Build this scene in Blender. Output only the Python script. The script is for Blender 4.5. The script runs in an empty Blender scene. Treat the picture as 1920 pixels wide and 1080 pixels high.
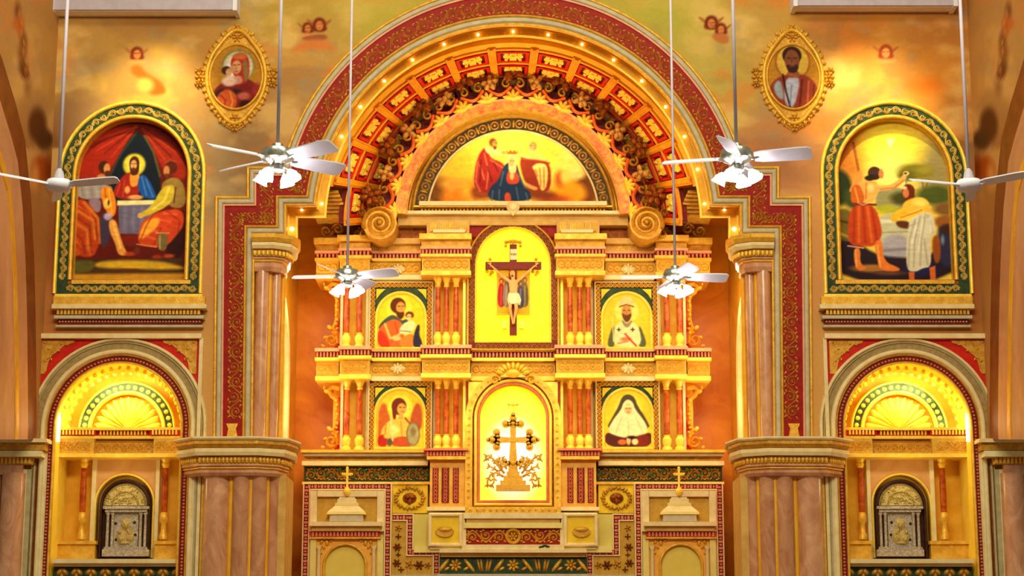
import bpy, math, random
import numpy as np
from mathutils import Vector
R = math.radians
random.seed(7)
sc = bpy.context.scene
C = sc.collection

# ------------------------------------------------------------ camera
F = 3600.0; PT = math.atan(0.2); cP = math.cos(PT); sP = math.sin(PT)
D0 = 36.0; EZ = 1.6
cd = bpy.data.cameras.new('camera'); cam = bpy.data.objects.new('camera', cd); C.objects.link(cam)
cam.location = (0, -D0, EZ); cam.rotation_euler = (R(90) + PT, 0, 0)
cd.lens = F / 1920 * 36; cd.sensor_width = 36; cd.shift_x = -2 / 1920
cd.clip_end = 300
sc.camera = cam
# ------------------------------------------------------------ world, exposure
w = bpy.data.worlds.new('hall_ambient'); sc.world = w; w.use_nodes = True
bg = w.node_tree.nodes['Background']; bg.inputs[0].default_value = (1.0, 0.90, 0.68, 1); bg.inputs[1].default_value = 0.20
sc.view_settings.view_transform = 'Standard'; sc.view_settings.look = 'None'
sc.view_settings.gamma = 1; sc.view_settings.use_curve_mapping = False
sc.view_settings.exposure = 0.0

def U(px, py, Y):
    """point on the plane at depth Y that stands at this place"""
    d = 540 - py
    t = (D0 + Y) / (F * cP - d * sP)
    return ((px - 962) * t, EZ + (F * sP + d * cP) * t)
def kk(Y): return (D0 + Y) / 3530.0

def lamp(kind, px, py, Y, power, col, size=0.3, aim=None, spot=None, sy=None, mirror=False):
    for s in ((1, -1) if mirror else (1,)):
        l = bpy.data.lights.new('lamp_light', kind); l.energy = power; l.color = col
        if kind == 'AREA':
            l.size = size
            if sy: l.shape = 'RECTANGLE'; l.size_y = sy
        else: l.shadow_soft_size = size
        if spot: l.spot_size = R(spot); l.spot_blend = 0.8
        o = bpy.data.objects.new('lamp_light', l); C.objects.link(o)
        x, z = U(px, py, Y); o.location = (s * x, Y, z)
        if aim:
            ax, az = U(aim[0], aim[1], aim[2])
            d = Vector((s * ax, aim[2], az)) - o.location
            o.rotation_euler = d.to_track_quat('-Z', 'Y').to_euler()
WARM = (1, .86, .56); GOLDL = (1, .84, .44); YEL = (1, .88, .46); ORA = (1, .64, .24)
def lampw(loc, aim, power, col, size, sy):
    l = bpy.data.lights.new('fill_light', 'AREA'); l.energy = power; l.color = col; l.shape = 'RECTANGLE'; l.size = size; l.size_y = sy
    o = bpy.data.objects.new('fill_light', l); C.objects.link(o); o.location = loc
    o.rotation_euler = (Vector(aim) - Vector(loc)).to_track_quat('-Z', 'Y').to_euler()
# unseen fill panels, added to brighten the chancel wall and the fans
lampw((0, -23, 15.5), (0, 0, 8), 2900, (1, .94, .74), 12, 3)
lampw((0, -9, 17.5), (0, 0, 8), 560, (1, .93, .70), 12, 1.5)
# spots over the two big paintings
lamp('SPOT', 272, -110, -2.8, 900, YEL, .15, aim=(285, 225, 0), spot=50, mirror=True)
# vault cove and reredos lights
lamp('AREA', 962, 330, 2.4, 46, GOLDL, 1.6, aim=(962, 60, 2.0), sy=.8)
lamp('POINT', 720, 330, 1.6, 25, GOLDL, .3, mirror=True)
lamp('POINT', 962, 200, 1.2, 14, YEL, .3)
lamp('AREA', 962, 440, 0.4, 62, WARM, 5, aim=(962, 760, 3.4), sy=.6)
lamp('POINT', 585, 560, 2.6, 55, (1, .84, .5), .2, mirror=True)
lamp('POINT', 588, 760, 2.8, 45, (1, .84, .5), .2, mirror=True)
lamp('POINT', 840, 585, 2.3, 20, YEL, .15, mirror=True)
lamp('POINT', 840, 775, 2.3, 26, YEL, .15, mirror=True)
lamp('POINT', 665, 585, 2.5, 12, YEL, .15, mirror=True)
lamp('POINT', 665, 775, 2.5, 14, YEL, .15, mirror=True)
# niche cove lights
lamp('AREA', 222, 715, 0.25, 42, YEL, 1.0, aim=(240, 800, .9), sy=.2, mirror=True)
lamp('POINT', 150, 790, 0.45, 8, YEL, .1, mirror=True)
lamp('POINT', 222, 900, 0.1, 12, GOLDL, .2, mirror=True)

# ------------------------------------------------------------ materials
def lin(c):
    c = c / 255.0
    return c / 12.92 if c <= 0.04045 else ((c + 0.055) / 1.055) ** 2.4
def L3(c): return (lin(c[0]), lin(c[1]), lin(c[2]), 1)
MATS = {}
def mat(name, c1, c2=None, rough=.5, metal=0.0, scale=6, bump=.15, bscale=None, emit=0, vein=False, stretch=None, detail=5, spec=.16):
    m = bpy.data.materials.new(name); m.use_nodes = True; nt = m.node_tree; N = nt.nodes; K = nt.links
    b = N['Principled BSDF']; b.inputs['Roughness'].default_value = rough; b.inputs['Metallic'].default_value = metal
    b.inputs['Specular IOR Level'].default_value = spec
    tc = N.new('ShaderNodeTexCoord'); mp = N.new('ShaderNodeMapping'); K.new(tc.outputs['Object'], mp.inputs[0])
    if stretch: mp.inputs['Scale'].default_value = stretch
    n = N.new('ShaderNodeTexNoise'); n.inputs['Scale'].default_value = scale; n.inputs['Detail'].default_value = detail
    n.inputs['Roughness'].default_value = .62
    if vein: n.inputs['Distortion'].default_value = 1.6
    K.new(mp.outputs[0], n.inputs['Vector'])
    cr = N.new('ShaderNodeValToRGB'); e = cr.color_ramp.elements
    e[0].position = .36; e[1].position = .66; e[0].color = L3(c1); e[1].color = L3(c2 or c1)
    K.new(n.outputs['Fac'], cr.inputs[0]); K.new(cr.outputs[0], b.inputs['Base Color'])
    if bump:
        n2 = N.new('ShaderNodeTexNoise'); n2.inputs['Scale'].default_value = bscale or scale * 5; n2.inputs['Detail'].default_value = 3
        K.new(mp.outputs[0], n2.inputs['Vector'])
        bp = N.new('ShaderNodeBump'); bp.inputs['Strength'].default_value = bump; bp.inputs['Distance'].default_value = .02
        K.new(n2.outputs['Fac'], bp.inputs['Height']); K.new(bp.outputs[0], b.inputs['Normal'])
    if emit:
        K.new(cr.outputs[0], b.inputs['Emission Color']); b.inputs['Emission Strength'].default_value = emit
    MATS[name] = m; return m
gold = mat('gold_leaf', (214, 156, 40), (238, 188, 72), .38, .25, 9, .25)
gold_d = mat('antique_gold', (184, 128, 36), (216, 164, 62), .4, .3, 9, .35)
gold_b = mat('bright_gold', (250, 200, 50), (255, 222, 96), .35, .15, 9, .2)
goldw = mat('gold_wall', (222, 156, 30), (238, 182, 54), .45, .1, 2.5, .1)
cream = mat('cream_plaster', (226, 200, 134), (240, 220, 160), .5, 0, 5, .1)
creamd = mat('ochre_plaster', (200, 152, 72), (220, 176, 92), .55, 0, 4, .15)
sage = mat('sage_plaster', (166, 154, 104), (190, 176, 126), .55, 0, 5, .15)
greyt = mat('grey_trim', (186, 170, 132), (204, 190, 152), .5, 0, 6, .1)
peach = mat('peach_plaster', (202, 148, 84), (218, 166, 100), .6, 0, 1.6, .06, vein=True)
red = mat('crimson_paint', (138, 12, 0), (164, 22, 2), .5, 0, 8, .15)
redb = mat('bright_red_paint', (190, 26, 10), (212, 40, 16), .45, 0, 6, .1)
redd = mat('dark_red_paint', (96, 20, 12), (130, 30, 16), .5, 0, 8, .15)
pink = mat('rose_paint', (226, 150, 106), (238, 170, 124), .5, 0, 8, .1)
mottle = mat('mottled_coral_paint', (230, 104, 66), (246, 186, 72), .5, 0, 9, .2)
coral = mat('coral_paint', (232, 100, 44), (246, 128, 60), .5, 0, 3, .1)
green = mat('dark_green_paint', (34, 54, 30), (58, 78, 42), .5, 0, 8, .2)
greenb = mat('leaf_green_paint', (28, 92, 50), (60, 120, 60), .5, 0, 8, .2)
brown = mat('brown_paint', (112, 54, 16), (140, 74, 26), .5, 0, 8, .2)
dark = mat('dark_wood', (42, 20, 14), (66, 32, 20), .4, 0, 10, .2)
bronze = mat('bronze_gilding', (112, 50, 12), (164, 86, 20), .35, .4, 14, .4)
marble = mat('pink_marble', (186, 124, 84), (222, 170, 122), .22, 0, 2.2, 0, vein=True, stretch=(1, 1, .55), detail=9, spec=.6)
marble_s = mat('aged_pink_marble', (190, 132, 88), (216, 160, 112), .55, 0, 1.4, 0, vein=True, stretch=(1, .4, .3), detail=9)
marbler = mat('red_marble', (140, 44, 12), (200, 96, 28), .22, 0, 4, 0, vein=True, detail=8)
orange = mat('orange_marble', (196, 104, 8), (226, 138, 24), .35, 0, .9, 0, vein=True, detail=9)
orang2 = mat('orange_paint', (222, 136, 20), (238, 160, 36), .45, 0, 4, .1)
silver = mat('silver_repousse', (150, 136, 120), (200, 186, 160), .3, .55, 30, .9, bscale=60)
silverg = mat('silver_gilt', (176, 150, 84), (214, 192, 120), .3, .5, 30, 1, bscale=60)
white = mat('white_enamel', (226, 224, 232), (236, 234, 240), .4, 0, 5, 0)
lilac = mat('lilac_enamel', (186, 172, 178), (196, 184, 190), .4, 0, 5, 0)
chrome = mat('brushed_nickel', (150, 150, 132), (200, 200, 180), .25, .8, 12, .1)
yelp = mat('yellow_relief_panel', (232, 190, 24), (246, 208, 44), .5, 0, 5, .1)
door_y = mat('pale_yellow_door', (222, 196, 80), (230, 206, 92), .45, 0, 3, .03)
skin = mat('painted_skin', (226, 160, 92), (238, 178, 108), .5, 0, 8, .05)
cloth = mat('white_loincloth', (238, 214, 160), (250, 232, 184), .6, 0, 8, .2)
wood = mat('cross_wood', (112, 30, 12), (134, 40, 16), .4, 0, 8, .2, stretch=(1, 1, 4))
floor_m = mat('floor_stone', (150, 110, 80), (176, 134, 98), .3, 0, 2, 0, vein=True)
bulb = mat('lit_glass', (255, 244, 250), (255, 250, 255), .3, 0, 3, 0, emit=9)
bulb_s = mat('lit_bulb', (255, 226, 170), (255, 240, 200), .3, 0, 3, 0, emit=7)
tube_l = mat('lit_tube', (255, 246, 220), (255, 250, 230), .3, 0, 3, 0, emit=3)
panel_y = mat('backlit_yellow', (255, 226, 16), (255, 238, 40), .5, 0, 1.5, 0, emit=.85)
shell_m = mat('shell_yellow', (250, 206, 50), (255, 222, 84), .5, 0, 4, .05)

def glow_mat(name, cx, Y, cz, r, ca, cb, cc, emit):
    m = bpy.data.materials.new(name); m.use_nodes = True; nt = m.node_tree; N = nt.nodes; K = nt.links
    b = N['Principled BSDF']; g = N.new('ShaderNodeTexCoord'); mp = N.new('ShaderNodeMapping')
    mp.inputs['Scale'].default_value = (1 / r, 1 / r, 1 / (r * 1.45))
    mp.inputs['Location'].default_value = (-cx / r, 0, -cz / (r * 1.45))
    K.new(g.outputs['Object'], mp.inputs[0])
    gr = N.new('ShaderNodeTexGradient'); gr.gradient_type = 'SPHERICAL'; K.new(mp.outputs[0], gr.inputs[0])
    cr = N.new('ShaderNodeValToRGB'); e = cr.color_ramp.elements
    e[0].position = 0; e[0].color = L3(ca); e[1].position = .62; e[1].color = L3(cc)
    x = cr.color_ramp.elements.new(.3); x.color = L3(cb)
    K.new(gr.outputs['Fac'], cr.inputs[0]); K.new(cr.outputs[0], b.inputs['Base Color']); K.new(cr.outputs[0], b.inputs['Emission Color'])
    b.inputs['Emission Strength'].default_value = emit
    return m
def paint_mat(name, rough=.5, emit=0):
    m = bpy.data.materials.new(name); m.use_nodes = True; nt = m.node_tree; N = nt.nodes; K = nt.links
    b = N['Principled BSDF']; a = N.new('ShaderNodeVertexColor'); a.layer_name = 'col'
    n = N.new('ShaderNodeTexNoise'); n.inputs['Scale'].default_value = 14; n.inputs['Detail'].default_value = 6
    tc = N.new('ShaderNodeTexCoord'); K.new(tc.outputs['Object'], n.inputs['Vector'])
    mr = N.new('ShaderNodeMapRange'); mr.inputs[3].default_value = .88; mr.inputs[4].default_value = 1.08
    K.new(n.outputs['Fac'], mr.inputs[0])
    mx = N.new('ShaderNodeVectorMath'); mx.operation = 'SCALE'; K.new(a.outputs[0], mx.inputs[0]); K.new(mr.outputs[0], mx.inputs['Scale'])
    K.new(mx.outputs[0], b.inputs['Base Color']); b.inputs['Roughness'].default_value = rough; b.inputs['Specular IOR Level'].default_value = .08
    return m
canvas_m = paint_mat('oil_paint_on_canvas', .6)
mural_m = paint_mat('mural_paint', .7)

# ------------------------------------------------------------ mesh building
S = 1            # +1 builds the left-hand copy, -1 the right-hand one
SIDE = 'left'
class Path:
    def __init__(s, pts):
        s.p = [Vector((a, b)) for a, b in pts]
        s.l = [0]
        for i in range(1, len(s.p)): s.l.append(s.l[-1] + (s.p[i] - s.p[i - 1]).length)
        s.len = s.l[-1]; s.i = 0
    def at(s, d):
        d = min(max(d, 0), s.len - 1e-6)
        lo, hi = 0, len(s.l) - 1
        while hi - lo > 1:
            m = (lo + hi) // 2
            if s.l[m] <= d: lo = m
            else: hi = m
        a, b = s.p[lo], s.p[lo + 1]; t = (b - a).normalized()
        q = a + t * (d - s.l[lo])
        return q, t
    def off(s, d, n):
        q, t = s.at(d)
        return (q.x - t.y * n, q.y + t.x * n)
def miter(path, closed):
    P = [Vector(p) for p in path]; n = len(P); out = []
    for i in range(n):
        if closed: a, b, c = P[i - 1], P[i], P[(i + 1) % n]
        else: a, b, c = P[max(i - 1, 0)], P[i], P[min(i + 1, n - 1)]
        t1 = (b - a); t2 = (c - b)
        if t1.length < 1e-9: t1 = t2
        if t2.length < 1e-9: t2 = t1
        t1.normalize(); t2.normalize()
        n1 = Vector((-t1.y, t1.x)); n2 = Vector((-t2.y, t2.x)); m = (n1 + n2)
        if m.length < 1e-6: m = n1.copy()
        m.normalize(); m /= max(m.dot(n1), .35)
        out.append(m)
    return P, out
class MB:
    def __init__(s): s.v = []; s.f = []
    def add(s, vs, fs):
        b = len(s.v); s.v += [tuple(v) for v in vs]; s.f += [[b + i for i in f] for f in fs]; return s
    def box(s, x0, x1, y0, y1, z0, z1):
        return s.add([(x0, y0, z0), (x1, y0, z0), (x1, y1, z0), (x0, y1, z0), (x0, y0, z1), (x1, y0, z1), (x1, y1, z1), (x0, y1, z1)],
                     [(3, 2, 1, 0), (4, 5, 6, 7), (0, 1, 5, 4), (1, 2, 6, 5), (2, 3, 7, 6), (3, 0, 4, 7)])
    def pbox(s, a0, a1, b0, b1, Y0, Y1):
        m = (b0 + b1) / 2; x0, _ = U(a0, m, Y0); x1, _ = U(a1, m, Y0); xm = (a0 + a1) / 2
        z1 = U(xm, b0, Y0)[1]; z0 = U(xm, b1, Y0)[1]
        return s.box(x0, x1, Y0, Y1, z0, z1)
    def prism(s, pts, y0, y1):      # polygon in XZ, thick in Y
        n = len(pts)
        vs = [(x, y0, z) for x, z in pts] + [(x, y1, z) for x, z in pts]
        return s.add(vs, [list(range(n)), list(range(2 * n - 1, n - 1, -1))] + [(i, i + n, (i + 1) % n + n, (i + 1) % n) for i in range(n)])
    def pprism(s, pts, Y0, Y1, ref=None):
        return s.prism(PP(pts, Y0, ref), Y0, Y1)
    def sweep(s, path, prof, closed=False, plan=False, z=None):
        P, M = miter(path, closed); k = len(prof); vs = []
        for p, m in zip(P, M):
            for d, h in prof:
                q = p + m * d
                vs.append((q.x, q.y, h) if plan else (q.x, h, q.y))
        n = len(P); fs = []
        for i in range(n if closed else n - 1):
            j = (i + 1) % n
            for a in range(k - 1): fs.append((i * k + a, i * k + a + 1, j * k + a + 1, j * k + a))
        if not closed:
            fs.append(list(range(k))); fs.append([(n - 1) * k + a for a in range(k)][::-1])
        return s.add(vs, fs)
    def lathe(s, x, y, prof, seg=16, a0=0, a1=360):
        full = abs(a1 - a0) >= 360; n = seg if full else seg + 1; k = len(prof); vs = []
        for i in range(n):
            a = R(a0 + (a1 - a0) * i / seg)
            for r, z in prof: vs.append((x + r * math.cos(a), y + r * math.sin(a), z))
        fs = []
        for i in range(n if full else n - 1):
            j = (i + 1) % n
            for a in range(k - 1): fs.append((i * k + a, j * k + a, j * k + a + 1, i * k + a + 1))
        if full:
            fs.append([i * k for i in range(n)][::-1]); fs.append([i * k + k - 1 for i in range(n)])
        return s.add(vs, fs)
    def ball(s, x, y, z, rx, ry=None, rz=None, seg=8, rings=5):
        ry = rx if ry is None else ry; rz = rx if rz is None else rz; vs = []; fs = []
        for i in range(rings + 1):
            t = math.pi * i / rings
            for j in range(seg):
                a = 2 * math.pi * j / seg
                vs.append((x + rx * math.sin(t) * math.cos(a), y + ry * math.sin(t) * math.sin(a), z + rz * math.cos(t)))
        for i in range(rings):
            for j in range(seg):
                fs.append((i * seg + j, (i + 1) * seg + j, (i + 1) * seg + (j + 1) % seg, i * seg + (j + 1) % seg))
        return s.add(vs, fs)
    def tube(s, pts, r, seg=8):
        pts = [Vector(p) for p in pts]; n = len(pts); vs = []
        rr = r if isinstance(r, (list, tuple)) else [r] * n
        for i, p in enumerate(pts):
            t = (pts[min(i + 1, n - 1)] - pts[max(i - 1, 0)]).normalized()
            u = t.orthogonal().normalized() if i == 0 else (u - t * u.dot(t)).normalized()
            v = t.cross(u)
            for j in range(seg):
                a = 2 * math.pi * j / seg
                vs.append(p + (u * math.cos(a) + v * math.sin(a)) * rr[i])
        fs = [(i * seg + j, i * seg + (j + 1) % seg, (i + 1) * seg + (j + 1) % seg, (i + 1) * seg + j) for i in range(n - 1) for j in range(seg)]
        fs.append(list(range(seg))[::-1]); fs.append([(n - 1) * seg + j for j in range(seg)])
        return s.add(vs, fs)
    def ribbon(s, pts, hw, Y, h):     # raised stroke on an XZ plane; pts in world xz
        n = len(pts); P = [Vector(p) for p in pts]; vs = []
        for i in range(n):
            t = (P[min(i + 1, n - 1)] - P[max(i - 1, 0)])
            if t.length < 1e-9: t = Vector((1, 0))
            t.normalize(); w = hw[i] if isinstance(hw, list) else hw
            nn = Vector((-t.y, t.x)) * w
            a = P[i] + nn; b = P[i] - nn
            vs += [(a.x, Y, a.y), (P[i].x, Y - h, P[i].y), (b.x, Y, b.y)]
        fs = []
        for i in range(n - 1):
            q = i * 3
            fs += [(q, q + 1, q + 4, q + 3), (q + 1, q + 2, q + 5, q + 4)]
        return s.add(vs, fs)
    def dome(s, x, z, rx, rz, Y, h, seg=8, rot=0):   # raised boss on the plane
        vs = [(x, Y - h, z)]; c, q = math.cos(rot), math.sin(rot)
        for k, hh in ((.6, .8), (1, 0)):
            for j in range(seg):
                a = 2 * math.pi * j / seg; dx = rx * k * math.cos(a); dz = rz * k * math.sin(a)
                vs.append((x + dx * c - dz * q, Y - h * hh, z + dx * q + dz * c))
        fs = [(0, 1 + j, 1 + (j + 1) % seg) for j in range(seg)] + [(1 + j, 1 + seg + j, 1 + seg + (j + 1) % seg, 1 + (j + 1) % seg) for j in range(seg)]
        return s.add(vs, fs)
    def flower(s, x, z, r, Y, h, n=6, rot=0):
        for i in range(n):
            a = rot + 2 * math.pi * i / n
            s.dome(x + math.cos(a) * r * .6, z + math.sin(a) * r * .6, r * .42, r * .26, Y, h, 6, a)
        return s.dome(x, z, r * .3, r * .3, Y, h * 1.5, 6)
    def ring(s, x, z, r, w, Y, h, seg=14):
        pts = [(x + r * math.cos(2 * math.pi * i / seg), z + r * math.sin(2 * math.pi * i / seg)) for i in range(seg + 1)]
        return s.ribbon(pts, w, Y, h)
def PP(pts, Y, ref=None):
    out = []
    for px, py in pts:
        x, z = U(px, py, Y)
        if ref is not None: x = U(px, ref, Y)[0]
        out.append((x, z))
    return out
def arc(cx, cy, r, a0, a1, n=32, ry=None):
    ry = r if ry is None else ry
    return [(cx + r * math.cos(R(a0 + (a1 - a0) * i / n)), cy - ry * math.sin(R(a0 + (a1 - a0) * i / n))) for i in range(n + 1)]
def tomb(cx, cy, r, ybot, n=32):   # round-headed outline, bottom-left, over, bottom-right
    return [(cx - r, ybot)] + arc(cx, cy, r, 180, 0, n) + [(cx + r, ybot)]

WL = {}
def rootloc(o): return WL.get(o.name, Vector((0, 0, 0)))
def meta(o, label=None, cat=None, group=None, kind=None):
    if label: o['label'] = label
    if cat: o['category'] = cat
    if group: o['group'] = group
    if kind: o['kind'] = kind
    return o
def thing(name, px, py, Y, label=None, cat=None, group=None, kind=None):
    o = bpy.data.objects.new(name, None); C.objects.link(o)
    x, z = U(px, py, Y); o.location = (S * x, Y, z); o.empty_display_size = .2
    WL[o.name] = Vector(o.location)
    return meta(o, label, cat, group, kind)
def obj(name, mb, m, parent=None, smooth=False, label=None, cat=None, group=None, kind=None):
    me = bpy.data.meshes.new(name)
    v = np.array(mb.v, dtype=float).reshape(-1, 3)
    v[:, 0] *= S
    fs = mb.f if S > 0 else [f[::-1] for f in mb.f]
    if parent is not None: o0 = rootloc(parent)
    else:
        mn, mx = v.min(0), v.max(0); o0 = Vector(((mn[0] + mx[0]) / 2, (mn[1] + mx[1]) / 2, mn[2]))
    v = v - np.array(o0)
    me.from_pydata(v.tolist(), [], fs); me.materials.append(m)
    if smooth is True: me.shade_smooth()
    elif smooth:
        me.shade_smooth(); me.set_sharp_from_angle(angle=R(smooth))
    o = bpy.data.objects.new(name, me); C.objects.link(o)
    if parent is not None:
        o.parent = parent; WL[o.name] = o0
    else:
        o.location = o0; WL[o.name] = o0
    return meta(o, label, cat, group, kind)
def local_mesh(name, mb, m, smooth=False):
    me = bpy.data.meshes.new(name); me.from_pydata(mb.v, [], mb.f); me.materials.append(m)
    if smooth: me.shade_smooth()
    return me
def piece(name, me, parent, x, y, z, ry=0, sc3=(1, 1, 1), kind=None):
    o = bpy.data.objects.new(name, me); C.objects.link(o); o.parent = parent
    l = rootloc(parent); o.location = (S * x - l.x, y - l.y, z - l.z)
    WL[o.name] = Vector((S * x, y, z))
    o.rotation_euler = (0, S * ry, 0); o.scale = sc3
    return meta(o, kind=kind)
def both(fn, *a):
    global S, SIDE
    S, SIDE = 1, 'left'; fn(*a)
    S, SIDE = -1, 'right'; fn(*a)
    S, SIDE = 1, 'left'

def bead(d0, d1, h, Y, k=None):   # rounded moulding profile between offsets d0..d1 px, h px proud
    k = k or kk(Y); w_ = d1 - d0; B = Y + .02
    return [(d0 * k, B), (d0 * k, Y - h * .5 * k), ((d0 + .22 * w_) * k, Y - h * .92 * k), ((d0 + .5 * w_) * k, Y - h * k),
            ((d0 + .78 * w_) * k, Y - h * .92 * k), (d1 * k, Y - h * .5 * k), (d1 * k, B)]
def flat(d0, d1, h, Y):
    k = kk(Y); B = Y + .03
    return [(d0 * k, B), (d0 * k, Y - h * k), (d1 * k, Y - h * k), (d1 * k, B)]
def mould(path, profs, Y, ref=None, closed=False):
    mb = MB(); p = PP(path, Y, ref)
    for pr in profs: mb.sweep(p, pr, closed)
    return mb
def along(path, d, gap, fn, Y, ref=None, start=.5):
    P = Path(PP(path, Y, ref)); k = kk(Y); n = max(1, int(P.len / (gap * k))); g = P.len / n
    for i in range(n):
        s_ = (i + start) * g; q, t = P.at(s_)
        fn(q.x - t.y * d * k, q.y + t.x * d * k, math.atan2(t.y, t.x), i)
def blocks(path, d, gap, wd, ht, out, Y, ref=None):   # small square blocks along a path
    mb = MB(); k = kk(Y)
    def f(x, z, a, i):
        c, s_ = math.cos(a), math.sin(a); hw = wd / 2 * k; hh = ht / 2 * k
        pts = [(x + u * c - v * s_, z + u * s_ + v * c) for u, v in ((-hw, -hh), (hw, -hh), (hw, hh), (-hw, hh))]
        mb.prism(pts, Y - out * k, Y + .01)
    along(path, d, gap, f, Y, ref); return mb
def bosses(path, d, gap, r, out, Y, ref=None, ringed=False, fl=False):
    mb = MB(); k = kk(Y)
    def f(x, z, a, i):
        if ringed: mb.ring(x, z, r * k, r * .3 * k, Y, out * k, 12); mb.dome(x, z, r * .4 * k, r * .4 * k, Y, out * k, 6)
        elif fl: mb.flower(x, z, r * k, Y, out * k, 5, a)
        else: mb.dome(x, z, r * k, r * k, Y, out * k, 7)
    along(path, d, gap, f, Y, ref); return mb
def vine(path, dmid, width, period, Y, out=2.5, ref=None, th=1.0, leaf=True):
    """rinceau: waving stem, a spiral and leaves in every bay"""
    P = Path(PP(path, Y, ref)); k = kk(Y); n = max(2, int(round(P.len / (period * k)))); g = P.len / n; mb = MB()
    W_ = width * k / 2; d0 = dmid * k; t_ = th * k
    stem = []
    for i in range(n * 8 + 1):
        s_ = i / 8 * g; stem.append(P.off(s_, d0 + W_ * .72 * math.sin(math.pi * i / 8)))
    mb.ribbon(stem, t_, Y, out * k)
    for i in range(n):
        sg = 1 if i % 2 == 0 else -1; sc_ = (i + .5) * g; pts = []; hw = []
        for j in range(15):
            u = j / 14; r = (1 - u * .82) * min(W_ * .66, g * .44); a = sg * (R(200) - u * R(470))
            pts.append(P.off(sc_ + r * math.cos(a) * 1.0, d0 - sg * W_ * .16 + r * math.sin(a) * 1.0)); hw.append(t_ * (1.1 - .4 * u))
        mb.ribbon(pts, hw, Y, out * k)
        q = P.off(sc_, d0 - sg * W_ * .16); mb.dome(q[0], q[1], W_ * .16, W_ * .16, Y, out * 1.3 * k, 6)
        if leaf:
            for dx, dn, rr in ((-.38, .62, .5), (.4, .66, -.6), (0, -.78, 0), (-.2, .8, .1), (.3, -.7, .9), (-.3, -.66, -.9)):
                q = P.off(sc_ + dx * g, d0 - sg * W_ * dn); _, t = P.at(sc_)
                mb.dome(q[0], q[1], W_ * .27, W_ * .13, Y, out * k, 6, math.atan2(t.y, t.x) + rr * sg)
    return mb

# ------------------------------------------------------------ painter for flat pictures
def noise2(X, Yc, scale, seed, octv=4):
    rng = np.random.RandomState(seed); out = np.zeros_like(X); amp = 1; tot = 0
    for o in range(octv):
        g = rng.rand(96, 96); x = X / scale * 2 ** o + 40; y = Yc / scale * 2 ** o + 40
        xi = np.floor(x).astype(int); yi = np.floor(y).astype(int); fx = x - xi; fy = y - yi
        fx = fx * fx * (3 - 2 * fx); fy = fy * fy * (3 - 2 * fy)
        a = g[yi % 96, xi % 96]; b = g[yi % 96, (xi + 1) % 96]; c = g[(yi + 1) % 96, xi % 96]; d = g[(yi + 1) % 96, (xi + 1) % 96]
        out += amp * ((a * (1 - fx) + b * fx) * (1 - fy) + (c * (1 - fx) + d * fx) * fy); tot += amp; amp *= .5
    return out / tot
class Canvas:
    def __init__(s, X, Yc, base):
        s.X, s.Y = X, Yc; s.c = np.empty(X.shape + (3,)); s.c[:] = base
    def mix(s, a, col):
        a = np.clip(a, 0, 1)[..., None]; s.c = s.c * (1 - a) + np.array(col, float) * a
    def el(s, cx, cy, rx, ry, col, soft=1.2, rot=0, al=1):
        c, q = math.cos(R(rot)), math.sin(R(rot)); dx, dy = s.X - cx, s.Y - cy
        u = (dx * c + dy * q) / rx; v = (-dx * q + dy * c) / ry
        d = (np.sqrt(u * u + v * v) - 1) * min(rx, ry); s.mix((.5 - d / (2 * soft)) * al, col)
    def _dist(s, pts, closed=True):
        D = np.full(s.X.shape, 1e9); ins = np.zeros(s.X.shape, bool); n = len(pts)
        for i in range(n if closed else n - 1):
            x0, y0 = pts[i]; x1, y1 = pts[(i + 1) % n]; ex, ey = x1 - x0, y1 - y0; l = ex * ex + ey * ey + 1e-9
            t = np.clip(((s.X - x0) * ex + (s.Y - y0) * ey) / l, 0, 1)
            D = np.minimum(D, (s.X - x0 - t * ex) ** 2 + (s.Y - y0 - t * ey) ** 2)
            if closed and abs(ey) > 1e-9:
                cr = ((y0 > s.Y) != (y1 > s.Y)) & (s.X < ex * (s.Y - y0) / ey + x0); ins ^= cr
        return np.sqrt(D), ins
    def po(s, pts, col, soft=1.2, al=1, smooth=2):
        for _ in range(smooth):
            q = []
            for i in range(len(pts)):
                (x0, y0), (x1, y1) = pts[i], pts[(i + 1) % len(pts)]
                q += [(x0 * .75 + x1 * .25, y0 * .75 + y1 * .25), (x0 * .25 + x1 * .75, y0 * .25 + y1 * .75)]
            pts = q
        D, ins = s._dist(pts); D = np.where(ins, -D, D); s.mix((.5 - D / (2 * soft)) * al, col)
    def li(s, pts, wd, col, soft=1.0, al=1):
        D, _ = s._dist(pts, False); s.mix((.5 - (D - wd / 2) / (2 * soft)) * al, col)
    def strokes(s, seed, amt=.16, sx=14, sy=5):
        n = noise2(s.X * (10 / sx), s.Y * (10 / sy), 10, seed, 3); s.c = np.clip(s.c * (1 + (n - .5)[..., None] * 2 * amt), 0, 255)
    def lin(s):
        c = np.clip(s.c, 0, 255) / 255; return np.where(c <= .04045, c / 12.92, ((c + .055) / 1.055) ** 2.4)
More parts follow.
